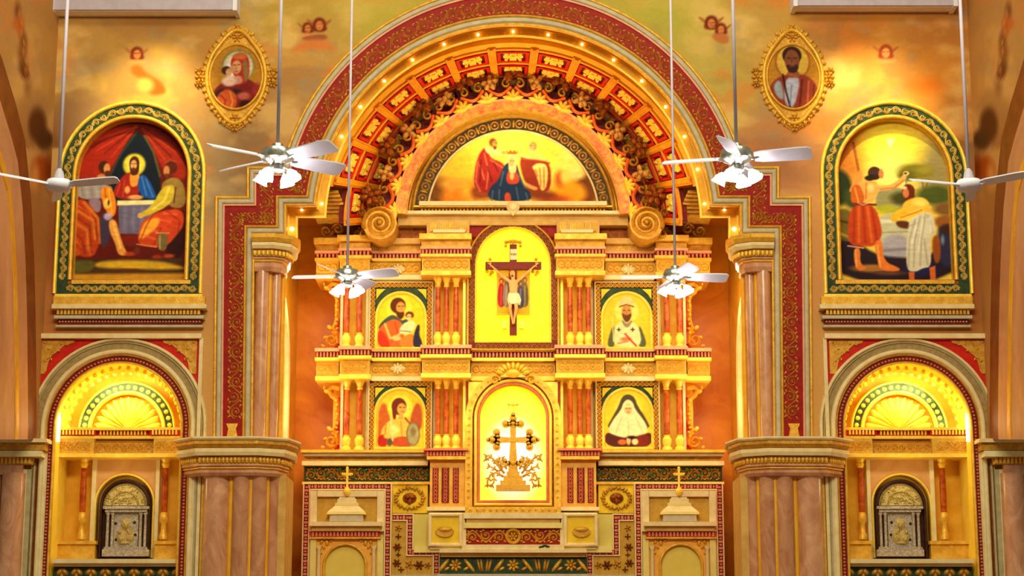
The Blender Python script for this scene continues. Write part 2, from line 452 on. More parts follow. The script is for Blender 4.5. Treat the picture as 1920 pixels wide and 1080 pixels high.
def picture(name, x0, x1, y0, y1, Y, step, paint, inside=None, m=None, parent=None, ref=None, **kw):
    """flat painted panel: grid of painted facets; inside(X,Y) keeps facets"""
    nx = int((x1 - x0) / step) + 1; ny = int((y1 - y0) / step) + 1
    gx = np.linspace(x0, x1, nx); gy = np.linspace(y0, y1, ny); X, Yc = np.meshgrid(gx, gy)
    cv = paint(X, Yc)
    d = 540 - Yc; t = (D0 + Y) / (F * cP - d * sP); wz = EZ + (F * sP + d * cP) * t
    tx = t if ref is None else (D0 + Y) / (F * cP - (540 - ref) * sP)
    wx = (X - 962) * tx
    v = np.stack([wx, np.full_like(wx, Y), wz], -1).reshape(-1, 3)
    ii = np.arange(nx * ny).reshape(ny, nx)
    f = np.stack([ii[1:, :-1], ii[1:, 1:], ii[:-1, 1:], ii[:-1, :-1]], -1).reshape(-1, 4)
    if inside is not None:
        cx = (X[1:, 1:] + X[:-1, :-1]) / 2; cy = (Yc[1:, 1:] + Yc[:-1, :-1]) / 2
        f = f[inside(cx, cy).reshape(-1)]
    used = np.unique(f); mp = np.full(nx * ny, -1); mp[used] = np.arange(len(used)); f = mp[f]; v = v[used]
    col = np.concatenate([cv.lin().reshape(-1, 3)[used], np.ones((len(used), 1))], 1)
    return raw_mesh(name, v, f, col, m or canvas_m, parent, **kw)
def raw_mesh(name, v, f, col, m, parent=None, **kw):
    if parent is not None: o0 = rootloc(parent)
    else:
        mn, mx = v.min(0), v.max(0); o0 = Vector(((mn[0] + mx[0]) / 2, (mn[1] + mx[1]) / 2, mn[2]))
    v = v - np.array(o0)
    me = bpy.data.meshes.new(name); me.vertices.add(len(v)); me.vertices.foreach_set('co', v.reshape(-1))
    me.loops.add(f.size); me.loops.foreach_set('vertex_index', f.reshape(-1).astype(np.int32))
    me.polygons.add(len(f)); me.polygons.foreach_set('loop_start', np.arange(0, f.size, 4, dtype=np.int32))
    me.update(calc_edges=True); me.validate()
    a = me.color_attributes.new('col', 'FLOAT_COLOR', 'POINT'); a.data.foreach_set('color', col.reshape(-1).astype(np.float32))
    me.materials.append(m)
    o = bpy.data.objects.new(name, me); C.objects.link(o)
    if parent is not None: o.parent = parent; WL[o.name] = o0
    else: o.location = o0; WL[o.name] = o0
    return meta(o, **kw)
# ============================================================ the setting
# opening of the chancel arch (inner edge of the mouldings), left half then over the top
OR = 372
def opening(inset=0, Y=0, full=True, ybot=835):
    r = OR - inset; cx, cy = 962, 420
    a0 = 180 - math.degrees(math.asin((420 - (387 + inset)) / r)) if inset < 33 else 180
    xs, ys = 962 - 590 + inset, 387 + inset
    left = [(474 + inset, ybot), (478 + inset, 443 + inset), (537 + inset, 443 + inset), (537 + inset, ys)]
    A = arc(cx, cy, r, a0, 180 - a0, 60)
    right = [(1924 - x, y) for x, y in left[::-1]]
    return left + [(A[0][0] - .5, ys)] + A + [(A[-1][0] + .5, ys)] + right
def in_opening(X, Yc, g=14):
    dx = np.abs(X - 962); r = OR + g
    a = (dx < 484 + g) & (Yc > 443 - g)
    b = (dx < 425 + g) & (Yc > 387 - g)
    c = (dx ** 2 + (Yc - 420) ** 2 < r * r)
    return a | b | c
def in_tomb(X, Yc, cx, cy, r, ybot):
    return ((np.abs(X - cx) < r) & (Yc >= cy) & (Yc < ybot)) | ((X - cx) ** 2 + (Yc - cy) ** 2 < r * r)
NX, NY, NR = 221, 800, 119         # niche arch
PX, PY_, PR = 248, 327, 106          # painting arch
KP = [(300, 60, (180, 134, 58)), (130, 100, (190, 144, 74)), (230, 160, (214, 168, 70)), (330, 150, (230, 188, 92)), (380, 100, (186, 134, 64)),  # paler yellows near the paintings hold the spots' glow in the colour
      (300, 20, (176, 116, 56)), (520, 30, (186, 150, 60)), (700, 20, (184, 164, 62)), (560, 140, (200, 146, 70)), (470, 300, (150, 112, 70)),
      (420, 345, (146, 122, 88)), (540, 230, (168, 120, 70)), (180, 220, (150, 116, 78)), (1400, 60, (194, 152, 70)), (1600, 50, (184, 112, 40)),
      (1650, 170, (232, 176, 80)), (1740, 150, (220, 140, 48)), (1560, 130, (222, 166, 80)), (1450, 300, (190, 124, 78)), (1330, 150, (190, 164, 74)),
      (1250, 30, (180, 166, 62)), (1770, 60, (176, 112, 50)), (1810, 240, (150, 96, 52)), (110, 280, (140, 84, 40)), (420, 480, (206, 146, 84)),
      (1505, 480, (206, 146, 84)), (80, 450, (150, 84, 34)), (1845, 450, (160, 92, 40)), (962, -40, (176, 158, 60)), (1000, 560, (205, 150, 80)),
      (60, 620, (190, 120, 60)), (400, 700, (208, 154, 82)), (1520, 700, (208, 154, 82))]
def clouds(X, Yc, side=0):
    wx = X + 60 * (noise2(X, Yc, 90, 3) - .5); wy = Yc + 60 * (noise2(X, Yc, 90, 4) - .5)
    W_ = 0; col = np.zeros(X.shape + (3,))
    for kx, ky, kc in KP:
        w_ = 1 / ((wx - kx) ** 2 + (wy - ky) ** 2 + 900) ** 1.5
        W_ = W_ + w_; col += w_[..., None] * np.array(kc, float)
    cv = Canvas(X, Yc, (0, 0, 0)); cv.c = col / W_[..., None]
    n = noise2(X, Yc * 1.6, 120, 11, 5); top = np.clip((430 - Yc) / 120, 0, 1) * np.clip((np.abs(X - 962) - 180) / 200, 0, 1)
    cv.mix(np.clip((n - .55) * 4.5, 0, .6) * top, (240, 196, 112))
    cv.mix(np.clip((.46 - n) * 3.5, 0, .4) * top, (150, 104, 66))
    n = noise2(X + 500, Yc * 1.5, 70, 21, 4)
    cv.mix(np.clip((n - .6) * 4, 0, .5) * top, (220, 126, 50))
    n = noise2(X + 900, Yc * 1.4, 60, 31, 4)
    cv.mix(np.clip((n - .62) * 3, 0, .4) * top, (160, 140, 108))
    return cv
def cherub(cv, x, y, s, tilt=0, hair=(120, 44, 18), skinc=(214, 130, 66), wing=True, arms=True):
    if wing:
        cv.po([(x - 9 * s, y + 4 * s), (x - 22 * s, y - 6 * s), (x - 24 * s, y - 12 * s), (x - 12 * s, y - 6 * s)], (168, 96, 46), al=.8)
        cv.po([(x + 9 * s, y + 4 * s), (x + 20 * s, y - 4 * s), (x + 23 * s, y - 11 * s), (x + 12 * s, y - 6 * s)], (168, 96, 46), al=.8)
    cv.el(x, y, 12 * s, 12.5 * s, hair, 2); cv.po([(x - 12 * s, y), (x - 14 * s, y + 13 * s), (x + 14 * s, y + 13 * s), (x + 12 * s, y)], hair, 2)
    cv.el(x + tilt, y + 2 * s, 6.5 * s, 8.5 * s, skinc, 1.2)
    cv.li([(x + tilt - 4 * s, y), (x + tilt - 1.5 * s, y)], 1.1 * s, (90, 40, 20)); cv.li([(x + tilt + 1.5 * s, y), (x + tilt + 4 * s, y)], 1.1 * s, (90, 40, 20))
    cv.li([(x + tilt - 2 * s, y + 6 * s), (x + tilt + 2 * s, y + 6 * s)], 1 * s, (160, 60, 40))
    if arms:
        cv.po([(x - 19 * s, y + 17 * s), (x - 10 * s, y + 12 * s), (x + 10 * s, y + 12 * s), (x + 19 * s, y + 17 * s), (x + 8 * s, y + 20 * s), (x - 8 * s, y + 20 * s)], (226, 146, 78), 1.5)
def mural(X, Yc):
    cv = clouds(X, Yc)
    # left child among clouds with a trailing amber cloth
    cv.po([(245, 124), (262, 120), (275, 138), (300, 150), (315, 172), (296, 180), (276, 176), (278, 160), (268, 148), (246, 140)], (206, 100, 26), 3, .85)
    cherub(cv, 257, 100, 1.0)
    cv.el(272, 160, 16, 14, (236, 178, 82), 5)
    # pair at the left of the arch
    cherub(cv, 577, 52, .85); cherub(cv, 599, 46, 1.05, arms=False)
    cv.po([(565, 68), (612, 62), (616, 76), (570, 78)], (160, 84, 50), 2, .8)
    cv.po([(540, 100), (560, 78), (590, 72), (620, 78), (636, 100), (600, 92), (570, 96)], (214, 122, 54), 5, .8)
    # pair at the right of the arch
    cherub(cv, 1334, 42, 1.05, arms=False); cherub(cv, 1352, 54, .9)
    cv.po([(1330, 62), (1366, 62), (1368, 84), (1342, 80)], (190, 112, 54), 2, .8)
    # right child leaning on folded arms
    cherub(cv, 1661, 97, 1.1, hair=(156, 60, 26), skinc=(228, 150, 80))
    cv.el(1740, 160, 34, 18, (216, 110, 26), 8, al=.6); cv.el(860, -10, 10, 10, (180, 160, 60), 4)
    return cv
def wall_keep(X, Yc):
    L = X < 962; m = np.where(L, X, 1924 - X)
    k = ~in_opening(X, Yc) & ~in_tomb(m, Yc, NX, NY, NR + 14, 4000)
    k &= ~in_tomb(m, Yc, PX, PY_, PR + 8, 524)
    return k
picture('wall_front', 40, 1884, -70, 500, 0, 2.5, mural, wall_keep, mural_m, kind='structure')
# lower wall, coarser
picture('wall_front', -80, 2004, 500, 1300, 0, 6, lambda X, Y_: clouds(X, Y_), wall_keep, mural_m, kind='structure')

# side walls with their own mural, seen very obliquely
def side_wall():
    xw = U(97, 300, 0)[0]
    ZS = U(60, 824, -.3)[1]
    ys = np.linspace(0, -10, 110); zs = np.linspace(ZS, 15.5, 130); sl = (ZS - EZ) / (D0 - .3)
    YY, ZZ = np.meshgrid(ys, zs); ZZ[0] = EZ + (D0 + YY[0]) * sl
    dep = (D0 + YY) * cP + (ZZ - EZ) * sP
    px = 962 + F * xw / dep; py = 540 - F * ((ZZ - EZ) * cP - (D0 + YY) * sP) / dep
    cv = Canvas(px, py, (0, 0, 0)); cv.c = clouds(px * 2.2, py).c * .6 + np.array((206, 152, 84)) * .4
    for (a, b, rx, ry, col) in [(33, 20, 5, 14, (120, 60, 20)), (38, 48, 7, 18, (190, 92, 34)), (44, 78, 6, 16, (120, 66, 24)), (42, 100, 9, 18, (150, 92, 40)),
                                (44, 126, 9, 14, (120, 70, 28)), (48, 140, 7, 8, (110, 40, 20)), (30, 45, 8, 8, (206, 104, 44)), (52, 165, 7, 14, (160, 112, 60)),
                                (70, 235, 17, 34, (96, 52, 20)), (84, 262, 16, 20, (84, 50, 22)), (76, 318, 18, 26, (168, 72, 16)), (66, 330, 8, 26, (214, 144, 70)), (92, 320, 8, 30, (130, 50, 10))]:
        cv.el(a, b, rx, ry, col, 4, al=.9)
    for q in range(7): cv.el(36 + 2 * q + 3 * (q % 2), 25 + 18 * q, 2, 5, (214, 156, 80), 1.2, al=.8)
    v = np.stack([np.full_like(YY, xw * S), YY, ZZ], -1).reshape(-1, 3); ny, nx = YY.shape
    ii = np.arange(nx * ny).reshape(ny, nx)
    f = np.stack([ii[:-1, :-1], ii[:-1, 1:], ii[1:, 1:], ii[1:, :-1]], -1).reshape(-1, 4)
    col = np.concatenate([cv.lin().reshape(-1, 3), np.ones((nx * ny, 1))], 1)
    raw_mesh('wall_' + SIDE, v, f, col, mural_m, kind='structure')
    # great arch rib that springs from the pier and runs out of the picture
    def yz(px, py):   # point on the side wall plane seen at px,py
        Yv = F * abs(xw) / (abs(px - 962)) - D0
        for _ in range(6):
            d = 540 - py; den = F * cP - d * sP; t = xw / (px - 962); Yv = t * den - D0
        return Yv, EZ + (F * sP + d * cP) * t
    pts = [(67, 900), (67, 800), (66, 700), (65, 600), (62, 480), (56, 370), (45, 262), (28, 196), (2, 110), (-30, 30), (-80, -60)]
    P = [yz(a, b) for a, b in pts]; P[0] = (P[1][0], ZS)
    t = thing('side_arch', 60, 620, -1, 'broad curving arch of ' + 'rose marble edged in brown, rising along the far ' + SIDE + ' side', 'arch')
    mb = MB(); r0, M = miter(P, False)
    def strip(d0, d1, h, base=0.0):
        m_ = MB(); vs = []
        sg = 1 if M[3].x < 0 else -1
        for p, m in zip(r0, M):
            a = p + m * d0 * sg; b = (p + m * d1 * sg) if d1 < 3 else Vector((a.x - 6, a.y))
            if p == r0[0]: a.y = EZ + (D0 + a.x) * sl; b.y = EZ + (D0 + b.x) * sl
            vs += [(xw - .05 + 0, a.x, a.y), (xw + h, a.x, a.y), (xw + h, b.x, b.y), (xw - .05, b.x, b.y)]
        n = len(r0); fs = [(i * 4 + a, i * 4 + (a + 1) % 4, i * 4 + 4 + (a + 1) % 4, i * 4 + 4 + a) for i in range(n - 1) for a in range(4)]
        return m_.add(vs, fs)
    obj('brown_band', strip(0, .75, .02), arch_brown, t)
    obj('marble_band', strip(.75, 1.5, .05), marble_s, t)
    obj('gold_fillet', strip(1.5, 1.7, .08), goldw, t)
    obj('marble_band', strip(1.7, 7.5, .06), marble_s, t)
arch_brown = mat('brown_plaster', (120, 58, 16), (142, 74, 24), .5, 0, 3, .1)
both(side_wall)
mb = MB(); mb.box(-16, 16, -40, 9, -.2, 0); obj('floor', mb, floor_m, kind='structure')

# recess behind the arch
x0 = U(537, 500, 0)[0]; xb, zb = U(540, 520, 5)
mb = MB(); q = [(-6.2, 0), (6.2, 0), (6.2, U(962, 315, 5)[1]), (-6.2, U(962, 315, 5)[1])]
mb.prism(q, 5, 5.2); obj('wall_back', mb, orange, kind='structure')
def recess_side():
    mb = MB(); a = U(476, 640, .06)[0]; c = U(556, 640, 4.98)[0]; zt = U(537, 443, 0)[1]
    mb.add([(a, .06, 0), (c, 4.98, 0), (c, 4.98, zt + 1), (a, .06, zt), (a - .3, .06, 0), (c - .3, 4.98, 0), (c - .3, 4.98, zt + 1), (a - .3, .06, zt)],
           [(0, 1, 2, 3), (7, 6, 5, 4), (3, 2, 6, 7)])
    obj('wall_chancel_' + SIDE, mb, goldw, kind='structure')
    t = thing('blind_arch', 545, 800, 3, 'pale round-headed blind arch moulding on the ' + SIDE + ' cheek wall of the recess', 'arch')
    def on(Yv, z, h):
        u = (Yv - .06) / 4.92; return (a + (c - a) * u + h, Yv, z)
    m1 = MB(); zc = U(545, 690, 2)[1]; cy = 2.5
    for r0, r1, h in ((.95, 1.15, .10),):
        vs = []; pts = []
        for rr in (r0, r1):
            pts.append([(cy - rr, 3.0)] + [(cy - rr * math.cos(math.pi * i / 16), zc + 1.5 * rr * math.sin(math.pi * i / 16)) for i in range(17)] + [(cy + rr, 3.0)])
        for p, q in zip(*pts):
            vs += [on(p[0], p[1], 0), on(p[0], p[1], h), on(q[0], q[1], h), on(q[0], q[1], 0)]
        n = len(pts[0]); m1.add(vs, [(i * 4 + b, i * 4 + b + 1, i * 4 + b + 5, i * 4 + b + 4) for i in range(n - 1) for b in range(3)])
    obj('arch_molding', m1, cream, t)
    m2 = MB(); vs = [on(p[0], p[1], .02) for p in pts[0]]; m2.add(vs + [on(p[0], p[1], -.05) for p in pts[0]], [list(range(len(vs)))]); obj('arch_panel', m2, orang2, t)
both(recess_side)

# gilded inner return of the opening, with its little lights
t = thing('arch_soffit', 962, 835, .4, 'gilded inner return of the great stepped arch, dotted with small lamps', 'arch')
def loftY(mb, prof):      # prof = (px inward, depth)
    L = [PP(opening(d), Y) for d, Y in prof]; n = len(L[0]); m = len(prof)
    vs = [(L[j][i][0], prof[j][1], L[j][i][1]) for i in range(n) for j in range(m)]
    return mb.add(vs, [(i * m + j, i * m + j + 1, (i + 1) * m + j + 1, (i + 1) * m + j) for i in range(n - 1) for j in range(m - 1)])
k = kk(.5)
obj('soffit_band', loftY(MB(), [(0, .0), (3, .45), (20, .5), (22, 1.62), (19, 1.7), (0, 1.7)]), goldw, t)
obj('edge_bead', loftY(MB(), [(2, .46), (2.5, .40), (5.5, .40), (6, .47)]), gold_b, t)
obj('edge_bead', loftY(MB(), [(17, .50), (17.5, .43), (21, .43), (22, .51)]), gold_b, t)
mb = MB()
for i in range(-8, 9):
    for dd in (-2.6, 2.6):
        a = 90 + i * 10.5 + dd; c = arc(962, 420, OR - 11.5, a, a + .01, 1)[0]; x, z = U(*c, .45); mb.flower(x, z, 4.5 * k, .49, 2.2 * k, 4, R(a))
obj('rosettes', mb, gold_b, t, kind='stuff')
lampm = MB().ball(0, 0, 0, .028, seg=8, rings=5); lm = local_mesh('bulb', lampm, bulb_s, True)
for i in range(-8, 9):
    c = arc(962, 420, OR - 11.5, 90 + i * 10.5, 91 + i * 10.5, 1)[0]; x, z = U(*c, .45); piece('bulb', lm, t, x, .44, z)
for sx in (0, 1):
    for (a, b) in ((566, 394), (548, 430)):
        a = 1924 - a if sx else a; x, z = U(a, b, .45); piece('bulb', lm, t, x, .42, z, sc3=(1.5, 1.5, 1.5) if b > 400 else (1, 1, 1))

# great arch border
t = thing('arch_border', 962, 835, 0, 'wide stepped arch border, crimson with gold vine scrolls between grey mouldings', 'arch')
OP = opening()
def loft(mb, prof, Y=0):
    """moulding strip that follows the stepped opening; prof = (px outward, px proud)"""
    L = [PP(opening(-d), Y) for d, h in prof]; k = kk(Y); n = len(L[0]); m = len(prof)
    vs = [(L[j][i][0], Y + .02 - prof[j][1] * k, L[j][i][1]) for i in range(n) for j in range(m)]
    fs = [(i * m + j, i * m + j + 1, (i + 1) * m + j + 1, (i + 1) * m + j) for i in range(n - 1) for j in range(m - 1)]
    return mb.add(vs, fs + [list(range(m)), [(n - 1) * m + j for j in range(m)][::-1]])
def rnd(a, b, h): w_ = b - a; return [(a, 0), (a, h * .5), (a + .22 * w_, h * .92), (a + .5 * w_, h), (a + .78 * w_, h * .92), (b, h * .5), (b, 0)]
def sq(a, b, h): return [(a, 0), (a, h), (b, h), (b, 0)]
obj('inner_molding', loft(loft(MB(), rnd(0, 5, 6)), rnd(15, 20, 9)), gold, t)
obj('grey_molding', loft(MB(), rnd(5, 15, 8)), greyt, t)
obj('crimson_band', loft(MB(), sq(20, 57, 4.5)), red, t)
obj('rose_fillet', loft(MB(), sq(56, 59, 8)), pink, t)
obj('outer_grey_molding', loft(MB(), rnd(59, 69, 10)), greyt, t)
obj('outer_gold_molding', loft(MB(), rnd(69, 75, 7)), gold, t)
A = arc(962, 420, OR, 172, 8, 80)
obj('arch_scrollwork', vine(A, 38.5, 33, 27, -.025, 3, th=1.5), gold_d, t)
for sx in (0, 1):
    fl = (lambda L: [(1924 - a, b) for a, b in L][::-1]) if sx else (lambda L: L)
    obj('scrollwork', vine(fl([(440, 786), (444, 400)]), 0, 31, 27, -.025, 3, th=1.5), gold_d, t)
    obj('scrollwork', vine(fl([(500, 422), (500, 335)]), 0, 30, 28, -.025, 3, th=1.5), gold_d, t)
    obj('scrollwork', vine(fl([(448, 409), (515, 409)]), 0, 24, 24, -.025, 3, th=1.4), gold_d, t)
    obj('scrollwork', vine(fl([(520, 349), (566, 349)]), 0, 24, 24, -.025, 3, th=1.4), gold_d, t)
    m_ = MB(); cx = 1924 - 435 if sx else 435
    m_.pprism([(cx - 11, 794), (cx + 11, 794), (cx + 9, 800), (cx + 7, 803), (cx + 10, 818), (cx - 10, 818), (cx - 7, 803), (cx - 9, 800)], -.07, 0)
    obj('vase', m_, gold, t)

# ------------------------------------------------------------ coffered vault
VF = (962, 420, OR - 19, 1.6); VB = (962, 412, 236, 4.3)
def vp(th, u, d=0.0):      # th angle (deg), u 0 front .. 1 back, d inward depth
    ax, az = U(VF[0], VF[1], VF[3]); bx, bz = U(VB[0], VB[1], VB[3]); ra = VF[2] * kk(VF[3]); rb = VB[2] * kk(VB[3])
    r = ra + (rb - ra) * u - d; cx = ax + (bx - ax) * u; cz = az + (bz - az) * u; y = VF[3] + (VB[3] - VF[3]) * u
    return (cx + r * math.cos(R(th)), y, cz + r * math.sin(R(th)))
def vbox(mb, t0, t1, u0, u1, d0, d1, n=3):
    vs = []
    for i in range(n + 1):
        th = t0 + (t1 - t0) * i / n
        vs += [vp(th, u0, d0), vp(th, u0, d1), vp(th, u1, d1), vp(th, u1, d0)]
    fs = [(i * 4 + a, i * 4 + (a + 1) % 4, i * 4 + 4 + (a + 1) % 4, i * 4 + 4 + a) for i in range(n) for a in range(4)] + [(3, 2, 1, 0), (n * 4, n * 4 + 1, n * 4 + 2, n * 4 + 3)]
    return mb.add(vs, fs)
t = thing('ceiling', 962, 300, 1.6, 'coffered barrel vault of orange ribs and red panels behind the great arch', kind='structure')
mb = MB(); vbox(mb, 168, 12, -.02, .29, -.12, 0, 48); vbox(mb, 180, 0, .28, 1, -.12, 0, 48); obj('vault_shell', mb, redd, t)
NC = 13; st = 13.8; us = [0.04, .28, .52, .76, .99]
for i in range(NC + 1):
    th = 90 + (i - NC / 2) * st; mb = MB(); q0 = .27 if i in (0, NC) else 0; vbox(mb, th - 1.35, th + 1.35, q0, 1, 0, .06, 2); vbox(mb, th - .6, th + .6, q0, 1, .05, .09, 1); obj('rib', mb, orang2, t)
mb = MB(); vbox(mb, 168, 12, -.06, .02, -.1, .02, 48); obj('front_ring', mb, goldw, t)
for u in us:
    mb = MB(); q0 = 13 if u < .2 else 1; vbox(mb, 180 - q0, q0, u - .015, u + .015, 0, .05, 48); obj('cross_rib', mb, orang2, t)
for j in range(4):
    for i in range(NC):
        if j == 0 and i in (0, NC - 1): continue
        th = 90 + (i - (NC - 1) / 2) * st; u0, u1 = us[j], us[j + 1]; mb = MB()
        a, b = th - 5.3, th + 5.3; c, d = u0 + .03, u1 - .03
        vbox(mb, a, a + 1.1, c, d, 0, .06, 1); vbox(mb, b - 1.1, b, c, d, 0, .06, 1)
        vbox(mb, a, b, c, c + .025, 0, .05, 1); vbox(mb, a, b, d - .025, d, 0, .05, 1)
        o = obj('coffer_panel', mb, redb, t)
        mb = MB(); um = (u0 + u1) / 2; du = (u1 - u0)
        for (q0, q1, w0, w1, hh) in ((-3.3, 3.3, -.09, .09, .05), (-1.2, 1.2, -.3, .3, .055), (-.6, .6, -.12, .12, .08), (-2.4, -1.5, -.22, .22, .045), (1.5, 2.4, -.22, .22, .045), (-2.9, -1.9, -.3, -.12, .06), (1.9, 2.9, -.3, -.12, .06), (-2.9, -1.9, .12, .3, .06), (1.9, 2.9, .12, .3, .06)):
            vbox(mb, th + q0, th + q1, um + w0 * du, um + w1 * du, 0.001, hh, 1)
        obj('rosette', mb, gold_b, o)
# springing ledge of the vault: stacked mouldings, shade coloured in as dark grooves
def spring():
    t = thing('trim_springing', 625, 408, 2.5, 'stack of ledge mouldings, shade coloured in as dark stripes, where the vault springs, ' + SIDE + ' side', kind='structure')
    for i in range(7):
        y0 = 357 + i * 7.4; mb = MB(); e = i * 1.6 - 3
        mb.pbox(596 - e, 640 + 2 * e, y0, y0 + 4.2, 2.0 + .1 * i, 4.6); obj('ledge', mb, gold_d, t)
        mb = MB(); mb.pbox(598 - e, 636 + 2 * e, y0 + 4, y0 + 7.6, 2.25 + .1 * i, 4.6); obj('shade_groove', mb, redd, t)
    mb = MB(); mb.pbox(540, 720, 386, 409, 4.2, 4.95); obj('soffit', mb, orange, t)
both(spring)
# ============================================================ things on the chancel wall
def arch_frame(t, cx, cy, r, yb, Y, strips):
    """strips: (name, d0, d1, proud, material, rounded)"""
    out = tomb(cx, cy, r, yb, 28)
    for nm, a, b, h, m, rd in strips:
        obj(nm, mould(out, [bead(a, b, h, Y) if rd else flat(a, b, h, Y)], Y, cy), m, t)

def emmaus(X, Yc):
    c = Canvas(X, Yc, (92, 20, 10)); p, e, l = c.po, c.el, c.li
    p([(140, 300), (180, 246), (256, 232), (225, 290), (195, 335), (150, 345)], (150, 32, 14), 3)
    for i in range(6): l([(252, 238), (222 - 14 * i, 300 - 6 * i)], 2.5, (182, 54, 24) if i % 2 else (110, 20, 10), 2)
    p([(262, 240), (310, 260), (348, 300), (350, 340), (320, 330), (290, 300)], (150, 34, 14), 3)
    for i in range(5): l([(264, 242), (300 + 10 * i, 310 - 8 * i)], 2.5, (180, 56, 24) if i % 2 else (100, 18, 10), 2)
    p([(257, 238), (222, 290), (204, 345), (212, 385), (300, 385), (303, 345), (290, 290)], (16, 24, 34), 2)
    l([(268, 255), (286, 285), (300, 330)], 3, (96, 88, 40), 2); l([(255, 245), (225, 290), (206, 330)], 3, (44, 60, 48), 2)
    # table
    p([(224, 380), (292, 380), (290, 440), (228, 438)], (104, 96, 122), 1.5, smooth=0)
    for i in range(8): l([(229 + 8 * i, 388), (230 + 8 * i, 434)], 2, (122, 114, 140) if i % 2 else (92, 84, 108), 2.5)
    p([(222, 376), (294, 375), (296, 383), (222, 385)], (232, 214, 146), 1.2, smooth=0)
    p([(230, 440), (272, 440), (268, 462), (232, 462)], (116, 26, 14), 3)
    # figure behind the table
    e(251, 309, 21, 21, (206, 190, 50), 2.5); e(251, 309, 14, 14, (236, 214, 90), 3)
    p([(240, 320), (222, 340), (212, 362), (225, 374), (262, 374), (264, 330)], (150, 32, 18), 1.5)
    for q in ((226, 345, 220, 365), (234, 338, 232, 368)): l([q[:2], q[2:]], 2, (196, 60, 40), 1.5)
    p([(243, 322), (262, 322), (262, 345), (250, 352), (244, 345)], (226, 140, 48), 1.5)
    p([(262, 326), (275, 330), (287, 350), (298, 374), (270, 372), (258, 352)], (26, 74, 150), 1.5)
    for q in ((266, 332, 276, 366), (274, 336, 288, 368)): l([q[:2], q[2:]], 2, (70, 130, 200), 1.5)
    e(251, 306, 9.5, 13, (74, 30, 14), 1.2); p([(242, 306), (244, 326), (250, 330), (260, 326), (261, 306)], (74, 30, 14))
    e(250, 309, 6, 9, (214, 160, 96), 1); l([(246, 307), (249, 307)], 1.1, (60, 30, 16)); l([(252, 307), (255, 307)], 1.1, (60, 30, 16)); l([(250.5, 308), (250, 312)], 1, (170, 110, 60))
    e(250, 317, 4, 3, (96, 44, 20), 1); e(256, 370, 14, 4.5, (222, 150, 88), 1.2); e(240, 356, 5, 7, (226, 150, 80), 1.5)
    # man on the left
    p([(146, 350), (160, 334), (185, 333), (198, 346), (216, 352), (196, 374), (148, 374)], (150, 138, 134), 1.5)
    for i in range(5): l([(152 + 9 * i, 344), (158 + 9 * i, 368)], 2, (172, 162, 154) if i % 2 else (124, 112, 112), 3)
    e(194, 313, 10, 11, (64, 26, 12), 1.2); e(200, 316, 6, 9.5, (196, 128, 72), 1.2); p([(197, 320), (207, 320), (203, 332), (196, 328)], (80, 36, 18)); e(190, 332, 8, 6, (190, 120, 60))
    p([(165, 372), (192, 370), (192, 400), (176, 396)], (136, 108, 122), 1.5)
    p([(192, 350), (211, 350), (221, 380), (219, 408), (204, 402), (190, 368)], (228, 128, 28), 1.5); l([(205, 354), (213, 398)], 2.2, (250, 180, 60), 1.5); l([(198, 354), (203, 392)], 2, (160, 70, 14), 1.5)
    e(203, 382, 7, 10, (232, 186, 80), 1.5); e(206, 380, 2, 5, (90, 40, 16), 1)
    p([(143, 372), (166, 376), (190, 410), (196, 440), (190, 462), (182, 484), (150, 480), (141, 440)], (176, 58, 18), 2)
    for q in (((150, 396), (178, 414), (184, 448)), ((160, 380), (188, 410), (194, 455)), ((150, 420), (168, 432), (172, 468))): l(q, 3, (236, 156, 40), 3.5, .8)
    for q in (((148, 408), (172, 424), (176, 460)), ((154, 386), (182, 410), (188, 450)), ((144, 436), (160, 450), (166, 476))): l(q, 1.6, (120, 26, 12), 2, .8)
    for q in (((146, 384), (170, 398), (184, 422)), ((146, 448), (158, 462)), ((168, 456), (176, 478))): l(q, 1.6, (226, 110, 40), 2, .8)
    p([(190, 396), (216, 402), (212, 450), (198, 470), (192, 440)], (62, 46, 66), 2); e(206, 406, 8, 7, (176, 150, 176), 2)
    p([(207, 412), (221, 411), (229, 440), (240, 468), (248, 478), (228, 480), (221, 455), (210, 435)], (222, 148, 62), 1.5); l([(216, 418), (232, 464)], 3, (246, 190, 96), 2)
    e(250, 476, 10, 4, (176, 60, 24), 1.5); e(150, 474, 8, 6, (190, 80, 24), 2)
    # man on the right
    p([(300, 350), (314, 334), (334, 332), (348, 350), (352, 388), (320, 392)], (140, 108, 50), 1.5)
    e(320, 314, 12, 13, (84, 28, 12), 1.5); e(312, 320, 6, 9, (186, 116, 66), 1.2); l([(309, 306), (318, 300), (328, 303)], 2.5, (160, 60, 24), 1.2); p([(307, 325), (318, 326), (314, 338)], (90, 50, 20))
    p([(303, 352), (326, 344), (330, 364), (320, 384), (296, 398), (270, 408), (262, 402), (288, 386)], (196, 168, 44), 1.5); l([(318, 352), (310, 376), (290, 392)], 3.5, (232, 206, 84), 2); l([(330, 352), (328, 380)], 2, (80, 40, 20), 1.5)
    e(267, 404, 6, 5, (214, 166, 84), 1.2)
    p([(332, 395), (353, 395), (353, 486), (310, 486)], (48, 16, 14), 3)
    p([(272, 412), (300, 396), (344, 390), (350, 420), (336, 440), (318, 462), (290, 464), (262, 458), (266, 428)], (196, 62, 26), 1.8)
    p([(270, 424), (282, 410), (306, 408), (296, 430), (276, 445), (264, 452)], (240, 160, 46), 2.5)
    for q in (((310, 400), (334, 402)), ((284, 426), (300, 436)), ((272, 440), (300, 450)), ((300, 412), (322, 416))): l(q, 2, (236, 112, 70), 2.2, .8)
    for q in (((316, 396), (340, 414), (338, 436)), ((290, 402), (278, 424), (268, 450)), ((306, 428), (294, 458))): l(q, 1.8, (130, 26, 14), 2, .8)
    l([(262, 458), (298, 463)], 1.4, (232, 170, 100), 1.2)
